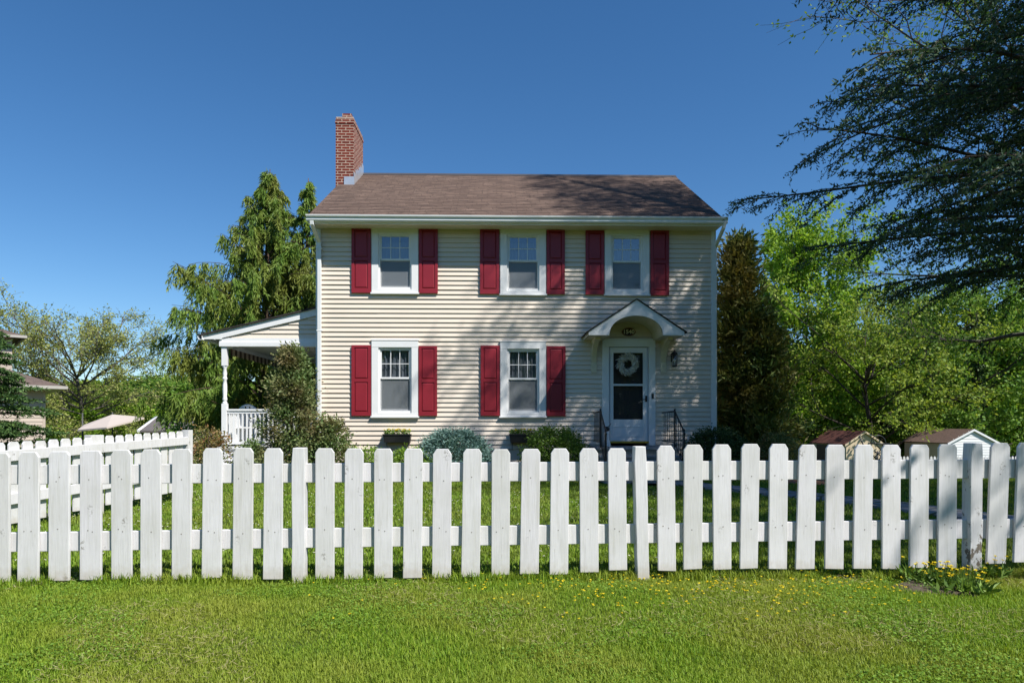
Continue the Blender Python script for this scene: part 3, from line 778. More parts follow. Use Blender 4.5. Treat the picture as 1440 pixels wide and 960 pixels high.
def siding_front(mb, x0, x1, z0, z1, Y, ops=(), step=.101, clip=None, lap=.025):
    z = z0
    while z < z1 - .005:
        zt = min(z+step, z1); iv = [(x0, x1)]
        if clip:
            a, b = clip((z+zt)/2); iv = [(max(x0, a), min(x1, b))]
        for (ox0, ox1, oz0, oz1) in ops:
            if zt > oz0 and z < oz1:
                nv = []
                for a, b in iv:
                    if ox0 > a: nv.append((a, min(b, ox0)))
                    if ox1 < b: nv.append((max(a, ox1), b))
                iv = [t for t in nv if t[1]-t[0] > .004]
        jr = random.Random(int(z*1000)); nv = []
        for a, b in iv:
            c0 = a + jr.uniform(1.2, 3.9)
            while c0 < b - .5: nv.append((a, c0)); a = c0 - .0; c0 += jr.uniform(2.4, 3.9)
            nv.append((a, b))
        for a, b in nv:
            if b - a < .01: continue
            q = jr.uniform(0, .004)
            vs = [(a, Y-lap-q, z), (b, Y-lap-q, z), (b, Y-.001, zt), (a, Y-.001, zt), (a, Y-.001, z), (b, Y-.001, z)]
            mb.add(vs, [(0, 1, 2, 3), (4, 5, 1, 0), (0, 3, 4), (1, 5, 2)])
        z += step
ZS = at(700, 631, YH)[2]
mb = MB()
siding_front(mb, XL+.06, XR-.06, ZS, ZE-.16, YH, openings)
# backing wall sheet behind the boards, cut at the openings (grid of cells)
gx = sorted({XL, XR} | {v for o_ in openings for v in o_[:2]}); gz = sorted({.3, ZE+.1} | {v for o_ in openings for v in o_[2:] if v > .3})
for a, b in zip(gx[:-1], gx[1:]):
    for c_, d_ in zip(gz[:-1], gz[1:]):
        mx, mz = (a+b)/2, (c_+d_)/2
        if any(o_[0] < mx < o_[1] and o_[2] < mz < o_[3] for o_ in openings): continue
        mb.box((a, YH+.002, c_), (b, YH+.10, d_))
# side and rear walls with gables
for X, sgn in ((XL, -1), (XR, 1)):
    z = ZS
    while z < ZR - .15:
        zt = z + .101
        y0, y1 = YH+.01, YH+DEP
        if zt > ZE - .1:
            y0 = max(y0, YE + (zt - ZE + .08)/SL); y1 = 2*YR - y0
        if y1 - y0 > .05:
            mb.add([(X+sgn*.017, y0, z), (X+sgn*.017, y1, z), (X, y1, zt), (X, y0, zt), (X, y0, z), (X, y1, z)], [(0, 1, 2, 3), (4, 5, 1, 0), (0, 3, 4), (1, 5, 2)])
        z = zt
    pts = [(YH+.11, .3), (YH+DEP, .3), (YH+DEP, ZE), (YR, ZR-.2), (YH+.11, ZE)]
    mb.prism(pts, (X - (0 if sgn < 0 else .1), 0, 0), (0, 1, 0), (0, 0, 1), (.1, 0, 0))
mb.box((XL+.11, YH+DEP-.1, .3), (XR-.11, YH+DEP, ZE+.1))
part('wall', mb, M['siding'], house)
mb = MB(); mb.box((XL+.11, YH+2.6, .31), (XR-.11, YH+2.7, ZE)); mb.box((XL+.11, YH+.11, 3.15), (XR-.11, YH+2.59, 3.35)); mb.box((XL+.11, YH+.11, .5), (XR-.11, YH+2.59, .6)); mb.box((XL+.11, YH+.11, ZE-.02), (XR-.11, YH+2.59, ZE+.05))
for xx in (-1.6, 1.55): mb.box((xx, YH+.11, .61), (xx+.1, YH+2.59, 3.14))
part('interior', mb, M['interior'], house)
mb = MB(); mb.box((XL+.02, YH+.03, -.2), (XR-.02, YH+DEP-.02, ZS-.004)); part('foundation', mb, M['stone'], house)
# corner boards
for X, s in ((XL, 1), (XR, -1)):
    mb = MB(); mb.box((X - s*.025, YH-.043, ZS-.01), (X + s*.075, YH-.002, ZE-.16)); mb.box((X - s*.025, YH-.002, ZS-.01), (X - s*.004, YH+.08, ZE-.16))
    part('corner_board', mb, M['trim'], house, None, .003)
# roof: stepped courses
mb = MB(); RX0, RX1 = XL-.09, XR+.06
nc = 33; ln = (YR-YE)
for side in (1, -1):
    for i in range(nc):
        ya, yb = YE - .03 + (ln+.03)*i/nc, YE - .03 + (ln+.03)*(i+1)/nc
        za, zb = ZE + SL*(ya-YE), ZE + SL*(yb-YE)
        f = (lambda y: y) if side == 1 else (lambda y: 2*YR - y)
        lip = .012
        vs = [(RX0, f(ya), za+lip), (RX1, f(ya), za+lip), (RX1, f(yb), zb+.002), (RX0, f(yb), zb+.002), (RX0, f(ya), za-.012), (RX1, f(ya), za-.012), (RX1, f(yb), zb-.012), (RX0, f(yb), zb-.012)]
        mb.add(vs, [(0, 1, 2, 3), (4, 5, 1, 0), (0, 3, 7, 4), (1, 5, 6, 2)])
roof = part('roof', mb, M['shingle'], house)
mb = MB()
for side in (1, -1):
    f = (lambda y: y) if side == 1 else (lambda y: 2*YR - y)
    for X0, X1 in ((RX0+.005, RX0+.03), (RX1-.03, RX1-.005)):
        vs = []
        for X in (X0, X1):
            vs += [(X, f(YE), ZE-.014), (X, f(YR), ZR-.014), (X, f(YR), ZR-.20), (X, f(YE), ZE-.16)]
        mb.add(vs, [(0, 1, 2, 3), (7, 6, 5, 4), (0, 4, 5, 1), (1, 5, 6, 2), (2, 6, 7, 3), (3, 7, 4, 0)])
part('bargeboard', mb, M['trim'], roof)
mb = MB(); mb.prism([(-.14, -.075), (0, .012), (.14, -.075), (.14, -.06), (0, .03), (-.14, -.06)], (RX0-.002, YR, ZR), (0, 1, 0), (0, 0, 1), (RX1-RX0+.004, 0, 0)); part('ridge_cap', mb, M['tin'], roof)
# soffit, fascia, gutter
mb = MB(); mb.box((XL-.02, YE+.01, ZE-.155), (XR+.02, YH+.005, ZE-.135))
for i in range(int((XR-XL)/.1)):
    mb.box((XL+i*.1, YE+.02, ZE-.159), (XL+i*.1+.012, YH-.02, ZE-.1551))
part('soffit', mb, M['soffit'], house)
mb = MB(); mb.box((XL-.03, YE-.012, ZE-.165), (XR+.03, YE+.009, ZE-.02)); part('fascia', mb, M['trim'], house)
prof = [(0, 0), (0, -.13), (-.07, -.13), (-.085, -.105), (-.085, -.07), (-.115, -.035), (-.12, -.005), (-.112, -.005), (-.106, -.03), (-.075, -.065), (-.07, -.12), (-.008, -.12), (-.008, 0)]
gut = MB(); gut.prism(prof, (XL-.10, YE-.014, ZE+.0), (0, 1, 0), (0, 0, 1), (XR-XL+.22, 0, 0))
part('gutter', gut, M['gutter'], house)
mb = MB()
def spout(mb, pts, w=.04, d=.03):
    for a, b in zip(pts[:-1], pts[1:]):
        a = Vector(a); b = Vector(b); t = (b-a); L = t.length; t.normalize()
        uy = Vector((0, 1, 0)); ux = t.cross(uy)
        if ux.length < .1: uy = Vector((0, 0, 1)); ux = t.cross(uy)
        ux.normalize(); uy = ux.cross(t).normalized()
        mb.obox((a+b)/2, ux*w, uy*d, t*(L/2+.012))
dx = at(448.5, 500, YH)[0]
spout(mb, [(dx-.02, YE-.06, ZE-.12), (dx-.02, YE-.05, ZE-.19), (dx+.03, YH-.075, ZE-.46), (dx+.03, YH-.075, .25), (dx+.03, YH-.25, .12)])
for z in (ZE-.6, 3.1, 1.0): mb.box((dx-.03, YH-.108, z), (dx+.09, YH-.035, z+.03))
part('downspout', mb, M['gutter'], house, None, .008)
mb = MB(); dx2 = XR + .035
spout(mb, [(dx2+.03, YE-.06, ZE-.12), (dx2+.02, YE-.03, ZE-.2), (dx2, YH+.06, ZE-.5), (dx2, YH+.06, .25)], .03, .035)
part('downspout', mb, M['gutter'], house, None, .006)
# chimney
CY0, CY1 = 16.9, 18.05
cx0, cx1 = at(472, 200, CY0)[0], at(497.5, 200, CY0)[0]
CT = at(480, 165, CY0)[2]
mb = MB(); mb.box((cx0, CY0, -.1), (cx1, CY1, CT-.16)); mb.box((cx0-.012, CY0-.012, CT-.16), (cx1+.012, CY1+.012, CT-.09)); mb.box((cx0+.0, CY0+.0, CT-.09), (cx1, CY1, CT-.015))
mb2 = MB(); mb2.box((cx0+.01, CY0+.01, CT-.015), (cx1-.01, CY1-.01, CT+.012))
chim = part('chimney', mb, M['brick'], house)
part('chimney_crown', mb2, plain('chimney_mortar', (.5, .44, .37), .9), chim)
mb = MB(); fx0, fx1 = at(481.5, 160, CY0+.12)[0], at(494.5, 160, CY0+.12)[0]
mb.box((fx0, CY0+.1, CT+.012), (fx1, CY0+.1+.3, CT+.14)); part('chimney_flue', mb, M['brick'], chim); mb = MB(); mb.box((fx0, CY0+.65, CT+.012), (fx1, CY0+.95, CT+.14)); part('chimney_flue', mb, M['brick'], chim)
mb = MB(); zf = ZE + SL*(CY0-YE)
mb.box((at(484, 200, CY0)[0], CY0-.02, zf-.02), (cx1+.018, CY0-.004, zf+.19))
nst = 6
for i in range(nst):
    ya = CY0 + .0 + (CY1-CY0)*i/nst; yb = CY0 + (CY1-CY0)*(i+1)/nst; za = ZE+SL*(ya-YE)
    mb.box((cx1+.003+.002*(i % 2), ya-.015, za-.02), (cx1+.016+.002*(i % 2), yb, za+.30 + .02*(i % 2)))
part('chimney_flashing', mb, M['flash'], chim)

# windows
def curtain_panel(xa, xb, xc, xd, z0, z1, Y, seed, pw=1.3):
    """pleated sheet; top edge xa..xb, bottom edge xc..xd"""
    rr = random.Random(seed); n = 40; vs = []; m = 10
    for j in range(m+1):
        t = j/m; l = xa+(xc-xa)*t**pw; r = xb+(xd-xb)*t**pw
        for i in range(n+1):
            u = i/n
            vs.append((l+(r-l)*u, Y+.016*math.sin(u*24+seed)+.008*math.sin(u*53+seed*2), z1+(z0-z1)*t))
    fs = [(j*(n+1)+i, j*(n+1)+i+1, (j+1)*(n+1)+i+1, (j+1)*(n+1)+i) for j in range(m) for i in range(n)]
    return MB().add(vs, fs, True)
for wi, (x0, x1, z0, z1) in enumerate(wr):
    t = .145; mb = MB(); yf = YH-.05
    mb.box((x0, yf, z0+.10), (x0+t, YH+.03, z1-t)); mb.box((x1-t, yf, z0+.10), (x1, YH+.03, z1-t))
    mb.box((x0, yf-.003, z1-t), (x1, YH+.03, z1)); mb.box((x0-.015, yf-.012, z1), (x1+.015, YH-.0005, z1+.02))
    mb.box((x0, yf-.004, z0+.03), (x1, YH+.03, z0+.10)); mb.box((x0-.02, yf-.03, z0-.005), (x1+.02, YH-.0005, z0+.03))
    # blind stop
    ix0, ix1, iz0, iz1 = x0+t, x1-t, z0+.10, z1-t
    g = .035
    mb.box((ix0, YH-.02, iz0), (ix0+g, YH+.06, iz1)); mb.box((ix1-g, YH-.02, iz0), (ix1, YH+.06, iz1)); mb.box((ix0+g, YH-.018, iz1-g), (ix1-g, YH+.06, iz1)); mb.box((ix0+g, YH-.028, iz0), (ix1-g, YH+.06, iz0+.05))
    win = part('window', mb, M['trim'], house, None, .004)
    sx0, sx1, sz0, sz1 = ix0+g, ix1-g, iz0+.05, iz1-g
    zm = sz0 + (sz1-sz0)*.52
    mb = MB(); r = .028
    ya, yb = YH+.005, YH+.03       # upper sash (outer)
    mb.box((sx0, ya, zm), (sx0+r, yb, sz1)); mb.box((sx1-r, ya, zm), (sx1, yb, sz1)); mb.box((sx0+r, ya+.001, sz1-r), (sx1-r, yb, sz1)); mb.box((sx0+r, ya-.002, zm-.005), (sx1-r, yb, zm+r+.008))
    yc, yd = YH+.032, YH+.056
    mb.box((sx0+.001, yc, sz0), (sx0+r, yd, zm+.02)); mb.box((sx1-r, yc, sz0), (sx1-.001, yd, zm+.02)); mb.box((sx0+r, yc+.001, sz0), (sx1-r, yd, sz0+r+.01)); mb.box((sx0+r, yc+.001, zm-.02), (sx1-r, yd, zm+.02))
    part('sash', mb, M['trim'], win)
    mb = MB(); mb.add([(sx0+r, YH+.02, zm+r), (sx1-r, YH+.02, zm+r), (sx1-r, YH+.02, sz1-r), (sx0+r, YH+.02, sz1-r)], [(0, 1, 2, 3)])
    part('pane', mb, M['glass'], win); mb = MB()
    mb.add([(sx0+r, YH+.045, sz0+r), (sx1-r, YH+.045, sz0+r), (sx1-r, YH+.045, zm-.02), (sx0+r, YH+.045, zm-.02)], [(0, 1, 2, 3)])
    part('pane', mb, M['glass'], win)
    mb = MB(); b = .007; a0, a1, c0, c1 = sx0+r, sx1-r, zm+r+.008, sz1-r
    for k in (1, 2):
        xx = a0+(a1-a0)*k/3; mb.box((xx-b, YH+.009, c0), (xx+b, YH+.0185, c1))
    zz = (c0+c1)/2; mb.box((a0, YH+.0085, zz-b), (a1, YH+.0183, zz+b))
    part('grille', mb, M['trim'], win)
    mb = MB(); mb.add([(sx0+.004, YH+.026, sz0), (sx1-.004, YH+.026, sz0), (sx1-.004, YH+.026, zm-.006), (sx0+.004, YH+.026, zm-.006)], [(0, 1, 2, 3)]); part('insect_screen', mb, M['screen'], win)
    xm = (sx0+sx1)/2; w = sx1-sx0
    if wi > 2:
        part('curtain', curtain_panel(sx0, sx1, sx0, sx1, sz0-.02, sz1, YH+.10, wi+9), M['curtain'], win)
    if wi < 3:
        mb = curtain_panel(sx0+.0, xm+.02, sx0+.0, xm+.01, sz0-.02, sz1-.1, YH+.16, wi)
        mb2 = curtain_panel(xm-.02, sx1, xm-.0, sx1, sz0-.02, sz1-.1, YH+.17, wi+5)
    else:
        mb = curtain_panel(sx0-.02, xm+.03*w, sx0-.02, sx0+.15*w, sz0+.1, sz1, YH+.078, wi, 2.8)
        mb2 = curtain_panel(xm-.03*w, sx1+.02, sx1-.15*w, sx1+.02, sz0+.1, sz1, YH+.082, wi+5, 2.8)
    part('curtain', mb2, M['curtain'], win)
    part('curtain', mb, M['curtain'], win)
# shutters
def shutter(x0, x1, yt, yb, upper):
    a, b, z0, z1 = px_rect(x0, x1, yt, yb); y = YH-.034
    mb = MB(); st = .062; f0, f1 = y-.028, y
    H = z1-z0; lo = .10 if upper else .085; mid = z0 + H*(.505 if upper else .50)
    if upper: mid = z0+H*.52
    mb.box((a, f0, z0), (a+st, f1, z1)); mb.box((b-st, f0, z0), (b, f1, z1))
    mb.box((a+st, f0+.0005, z1-.055), (b-st, f1, z1)); mb.box((a+st, f0+.0005, mid-.035), (b-st, f1, mid+.035)); mb.box((a+st, f0+.0005, z0), (b-st, f1, z0+lo))
    for (p0, p1) in ((z0+lo, mid-.035), (mid+.035, z1-.055)):
        i = .022
        xa, xb = a+st, b-st
        mb.box((xa, f0+.018, p0), (xb, f1, p1))
        # raised field with sloped border
        vs = [(xa+.008, f0+.0179, p0+.008), (xb-.008, f0+.0179, p0+.008), (xb-.008, f0+.0179, p1-.008), (xa+.008, f0+.0179, p1-.008), (xa+.008+i, f0+.006, p0+.008+i), (xb-.008-i, f0+.006, p0+.008+i), (xb-.008-i, f0+.006, p1-.008-i), (xa+.008+i, f0+.006, p1-.008-i)]
        mb.add(vs, [(4, 5, 6, 7), (0, 1, 5, 4), (1, 2, 6, 5), (2, 3, 7, 6), (3, 0, 4, 7)])
    part('shutter', mb, M['red'], house, None, .003)
for a in ((495, 522, 321, 412.5), (589.5, 616, 321.5, 413), (675, 702, 322.5, 414), (768.5, 794, 323.5, 414.5), (823, 849, 325, 415), (914, 940, 325, 416)): shutter(*a, True)
for a in ((495, 522, 485.5, 584.5), (589, 615, 486.5, 584.5), (676, 702.5, 486, 584.5), (768.5, 795, 487, 585)): shutter(*a, False)

# door
x0, x1, z0, z1 = dr; t = .15; yf = YH-.055
mb = MB(); mb.box((x0, yf, z0), (x0+t*.95, YH+.03, z1-t)); mb.box((x1-t*.95, yf, z0), (x1, YH+.03, z1-t)); mb.box((x0, yf-.004, z1-t), (x1, YH+.03, z1)); mb.box((x0-.02, yf-.02, z1), (x1+.02, YH-.0005, z1+.025))
dx0, dx1 = x0+t*.95, x1-t*.95; dz1 = z1-t
mb.box((dx0, YH+.02, z0), (dx0+.03, YH+.12, dz1)); mb.box((dx1-.03, YH+.02, z0), (dx1, YH+.12, dz1))
part('door_frame', mb, M['trim'], house, None, .004)
g0, g1, gz0, gz1 = px_rect(862.5, 904, 496, 589.5)
sx0, sx1 = dx0+.032, dx1-.032; dzb = at(880, 620, YH)[2]
mb = MB(); ya, yb = YH-.012, YH+.02
mb.box((sx0, ya, dzb), (g0, yb, dz1-.01)); mb.box((g1, ya, dzb), (sx1, yb, dz1-.01)); mb.box((g0, ya+.0005, gz1), (g1, yb, dz1-.01)); mb.box((g0, ya+.0005, dzb), (g1, yb, gz0))
zmid = at(880, 541, YH)[2]; mb.box((g0, ya+.002, zmid-.022), (g1, yb, zmid+.022))
p0, p1, pz0, pz1 = px_rect(861, 906, 599, 613.5)
i = .018
mb.box((p0, ya-.008, pz0), (p1, ya-.0005, pz0+i)); mb.box((p0, ya-.008, pz1-i), (p1, ya-.0005, pz1)); mb.box((p0, ya-.0078, pz0+i), (p0+i, ya-.0005, pz1-i)); mb.box((p1-i, ya-.0078, pz0+i), (p1, ya-.0005, pz1-i))
door = part('storm_door', mb, M['trim'], house, None, .003)
mb = MB(); mb.add([(g0, YH+.008, gz0), (g1, YH+.008, gz0), (g1, YH+.008, gz1), (g0, YH+.008, gz1)], [(0, 1, 2, 3)]); part('pane', mb, M['door_glass'], door)
mb = MB(); hx, _, hz = at(908.5, 561, YH); mb.box((hx-.022, YH-.022, hz-.06), (hx+.022, YH-.0125, hz+.075)); mb.tube([(hx, YH-.02, hz), (hx, YH-.06, hz), (hx-.05, YH-.065, hz-.005), (hx-.10, YH-.06, hz-.02)], .011, .009, 8); part('handle', mb, M['bronze'], door)
mb = MB(); bx, _, bz = at(917, 556.5, YH); mb.box((bx-.022, yf-.02, bz-.06), (bx+.022, yf-.0005, bz+.05)); mb.tube([(bx, yf-.02, bz-.02), (bx, yf-.026, bz-.02)], .012, .012, 10); part('doorbell', mb, M['bronze'], house, None, .004)
mb = MB(); mb.box((dx0+.001, YH-.05, dzb-.045), (dx1-.001, YH+.05, dzb-.003)); part('door_sill', mb, M['brass'], house, None, .006)
# inner door, dark with panels
mb = MB(); mb.box((sx0, YH+.115, dzb), (sx1, YH+.155, dz1))
for (a, b) in ((.08, .46), (.54, .92)):
    for (c, d) in ((.05, .35), (.42, .92)):
        xa, xb = sx0+(sx1-sx0)*a, sx0+(sx1-sx0)*b; za, zb = dzb+(dz1-dzb)*c, dzb+(dz1-dzb)*d
        mb.box((xa, YH+.108, za), (xa+.03, YH+.1145, zb)); mb.box((xb-.03, YH+.108, za), (xb, YH+.1145, zb)); mb.box((xa+.03, YH+.1085, zb-.03), (xb-.03, YH+.1145, zb)); mb.box((xa+.03, YH+.1085, za), (xb-.03, YH+.1145, za+.03))
part('front_door', mb, plain('dark_front_door', (.045, .032, .03), .5, .2, 6), house)
# wreath
wc = Vector(at(881, 513, YH+.07)); wc.y = YH-.05
rng = np.random.default_rng(8)
wreath = thing('wreath', wc, 'round wreath of bleached leaves hanging on the front door', 'wreath')
mb = MB(); R = .150
ring = [wc + Vector((R*math.cos(a), 0, R*math.sin(a))) for a in np.linspace(0, 2*math.pi, 33)]
mb.tube(ring, .052, .052, 10); part('ring', mb, M['wreath'], wreath)
P = []; D = []
for i in range(760):
    a = rng.uniform(0, 2*np.pi); r = R + rng.normal(0, .03)
    P.append((wc.x+r*math.cos(a), wc.y-.045+rng.normal(0, .012), wc.z+r*math.sin(a))); s = rng.uniform(.2, .9)
    D.append((-math.sin(a)*1 + math.cos(a)*s, -.25, math.cos(a)*1 + math.sin(a)*s))
V, _ = cards(np.array(P), np.array(D), .085, .026, rng, .2); leaf_obj('leaves', V, leafmat('bleached_leaves', (.48, .46, .40), (.68, .65, .58), (.8, .77, .70), .1, gain=1), rng, wreath)

# hood over the door
HD = .92; hy = YH-HD
hc = at(893, 420, hy); hl = at(828, 471, hy); hr = at(962.5, 471.5, hy)
hz_b = hl[2]; hxc = (hl[0]+hr[0])/2; hw = (hr[0]-hl[0])/2; hap = hc[2] - .02
axl, axr = at(857, 471, hy)[0], at(932.5, 471, hy)[0]; acx = (axl+axr)/2; arx = (axr-axl)/2; arz = at(893, 443.5, hy)[2] - hz_b
end_h = .16
outer = [(hxc-hw, hz_b), (hxc-hw, hz_b+.07), (hxc, hap), (hxc+hw, hz_b+.07), (hxc+hw, hz_b)]
arch = [(acx+arx*math.cos(a), hz_b+arz*math.sin(a)**.9 if math.sin(a) > 0 else hz_b) for a in np.linspace(0, math.pi, 25)]
poly = outer + [(axr, hz_b)][:0]
# fascia board as quad strip between arch and outer edge (front, and extruded)
def outer_z(x):
    k = abs(x-hxc)/hw; return hz_b+.07 + (hap-hz_b-.07)*(1-k)
hood_m = MB()
def strip_board(mb, ya, yb):
    xs = [p[0] for p in arch][::-1]; zs = [p[1] for p in arch][::-1]
    xs2 = sorted(set(xs + [hxc])); 
    pts = []
    for x in xs2:
        k = min(1, abs(x-acx)/arx); zlow = hz_b + arz*max(0, 1-k*k)**.45
        pts.append((x, zlow, outer_z(x)))
    pts = [(hxc-hw, hz_b, hz_b+.07)] + [(axl-.0005, hz_b, outer_z(axl))] + pts + [(axr+.0005, hz_b, outer_z(axr))] + [(hxc+hw, hz_b, hz_b+.07)]
    vs = []
    for y in (ya, yb):
        for p in pts: vs += [(p[0], y, p[1]), (p[0], y, p[2])]
    n = len(pts); fs = []
    for i in range(n-1):
        a = 2*i; b = 2*n
        fs += [(a, a+2, a+3, a+1), (b+a, b+a+1, b+a+3, b+a+2), (a, b+a, b+a+2, a+2), (a+1, a+3, b+a+3, b+a+1)]
    fs += [(0, 1, 2*n+1, 2*n), (2*n-2, 4*n-2, 4*n-1, 2*n-1)]
    mb.add(vs, fs)
strip_board(hood_m, hy, hy+.03)
hood = part('door_hood', hood_m, M['trim'], house, 'white gabled hood with arched underside over the door')
mb = MB(); n = 24
vs = []
for i in range(n+1):
    x = axl + (axr-axl)*i/n; k = min(1, abs(x-acx)/arx); z = hz_b + arz*max(0, 1-k*k)**.45
    vs += [(x, hy+.031, z-.004), (x, YH-.02, z-.004)]
mb.add(vs, [(2*i, 2*i+1, 2*i+3, 2*i+2) for i in range(n)], True)
for xa, xb in ((hxc-hw, axl), (axr, hxc+hw)): mb.box((xa+.002, hy+.031, hz_b+.0), (xb, YH-.02, hz_b+.018))
t_ = NT('beadboard'); v_ = t_.coord(); w_ = t_.n('ShaderNodeTexWave'); w_.wave_type = 'BANDS'; w_.bands_direction = 'Y'; w_.inputs['Scale'].default_value = 4.2; t_.l(v_, w_.inputs['Vector'])
M['bead'] = t_.done(t_.bsdf((.62, .56, .44), .5, .3, 0, w_.outputs['Fac'], .5, .006))
part('hood_ceiling', mb, M['bead'], hood)
mb = MB()
for s in (-1, 1):
    for i in range(8):
        k0, k1 = i/8, (i+1)/8
        xa, xb = hxc+s*(hw+.05)*(1-k0), hxc+s*(hw+.05)*(1-k1)
        za, zb = hz_b+.06+(hap+.03-hz_b-.07)*k0, hz_b+.06+(hap+.03-hz_b-.07)*k1
        mb.add([(xa, hy-.03, za+.012), (xa, YH-.005, za+.012), (xb, YH-.005, zb+.004), (xb, hy-.03, zb+.004), (xa, hy-.03, za-.012), (xa, YH-.005, za-.012), (xb, YH-.005, zb-.012), (xb, hy-.03, zb-.012)],
               [(0, 1, 2, 3), (7, 6, 5, 4), (0, 3, 7, 4), (1, 5, 6, 2), (0, 4, 5, 1), (3, 2, 6, 7)])
part('hood_roof', mb, M['shingle_hood'], hood)
mb = MB()
for X in (hxc-hw+.004, hxc+hw-.024):
    mb.prism([(hy+.03, hz_b), (YH-.018, hz_b), (YH-.018, hz_b+.075), (hy+.03, hz_b+.075)], (X, 0, 0), (0, 1, 0), (0, 0, 1), (.02, 0, 0))
part('hood_side', mb, M['trim'], hood)
for pxx in (834.8, 932.5):
    X = at(pxx, 500, YH)[0]; zb = at(834, 522, YH)[2]; zt = hz_b-.004
    poly = []
    for a in np.linspace(0, math.pi/2, 13):   # concave curve from the front top to the wall bottom
        poly.append((YH-.02-.50*(1-math.sin(a)), zt-.06-(zt-zb-.06)*(1-math.cos(a))))
    inner = [(p[0]+.075, p[1]+.03) for p in poly]
    mb = MB(); vs = []
    for dxx in (-.05, .05):
        for p, q in zip(poly, inner): vs += [(X+dxx, min(p[0], YH-.019), p[1]), (X+dxx, min(q[0], YH-.018), q[1]+.03)]
    n = len(poly); fs = []
    for i in range(n-1):
        a = 2*i; b = 2*n
        fs += [(a, a+2, a+3, a+1), (b+a, b+a+1, b+a+3, b+a+2), (a, b+a, b+a+2, a+2), (a+1, a+3, b+a+3, b+a+1)]
    fs += [(0, 1, 2*n+1, 2*n), (2*n-2, 4*n-2, 4*n-1, 2*n-1)]
    mb.add(vs, fs); mb.box((X-.055, YH-.62, zt-.05), (X+.055, YH-.019, zt)); mb.box((X-.06, YH-.045, zb-.03), (X+.06, YH-.0175, zt-.051))
    part('hood_bracket', mb, M['soffit'], hood)
# number plaque
pc = at(883.5, 467, YH); pcx, pcz = pc[0], pc[2]
mb = MB(); n = 32
mb.prism([(0.15*math.cos(2*math.pi*i/n), .092*math.sin(2*math.pi*i/n)) for i in range(n)], (pcx, YH-.035, pcz), (1, 0, 0), (0, 0, 1), (0, -.016, 0))
plq = part('number_plaque', mb, M['plaque'], house)
mb = MB(); mb.tube([(pcx+.143*math.cos(a), YH-.051, pcz+.085*math.sin(a)) for a in np.linspace(0, 2*math.pi, 33)], .0055, .0055, 6, False); part('plaque_rim', mb, M['copper'], plq)
cu = bpy.data.curves.new('number', 'FONT'); cu.body = '1540'; cu.size = .125; cu.align_x = 'CENTER'; cu.align_y = 'CENTER'; cu.extrude = .003; cu.offset = .0022
to = bpy.data.objects.new('number_tmp', cu); COL.objects.link(to); bpy.context.view_layer.update()
me = bpy.data.meshes.new_from_object(to.evaluated_get(bpy.context.evaluated_depsgraph_get())); bpy.data.objects.remove(to)
me.transform(Matrix.Rotation(math.pi/2, 4, 'X')); off = WL[house]; me.transform(Matrix.Translation((pcx-off.x, YH-.054-off.y, pcz-off.z)))
me.materials.append(M['goldtext']); no = bpy.data.objects.new('number', me); COL.objects.link(no); no.parent = plq
# wall lamp
lx, _, lz = at(946, 507, YH); ly = YH-.15
mb = MB(); mb.box((lx-.05, YH-.05, lz-.03), (lx+.05, YH-.030, lz+.16)); mb.tube([(lx, YH-.03, lz+.12), (lx, YH-.09, lz+.2), (lx, ly, lz+.21), (lx, ly, lz+.17)], .009, .009, 6)
mb.lathe((lx, ly, lz+.12), [(.065, 0), (.07, .012), (.05, .04), (.03, .055), (.025, .075), (.008, .085)], 12)
mb.lathe((lx, ly, lz-.15), [(.03, 0), (.062, .012), (.062, .022)], 12)
for k in range(6):
    a = k*math.pi/3; mb.tube([(lx+.058*math.cos(a), ly+.058*math.sin(a), lz-.13), (lx+.062*math.cos(a), ly+.062*math.sin(a), lz+.125)], .0045, .0045, 4)
lamp = part('wall_lamp', mb, M['iron'], house)
mb = MB(); mb.lathe((lx, ly, lz-.125), [(.05, 0), (.054, .24)], 12); part('lamp_glass', mb, M['glass'], lamp)
mb = MB(); mb.tube([(lx, ly, lz-.12), (lx, ly, lz+.02)], .014, .014, 8); part('candle', mb, M['trim'], lamp)
mb = MB(); ux, _, uz = at(1009, 590, YH+.3); mb.box((XR+.02, YH+.25, uz-.22), (XR+.12, YH+.45, uz+.2)); part('meter_box', mb, plain('grey_box', (.35, .36, .36), .5), house, None, .01)

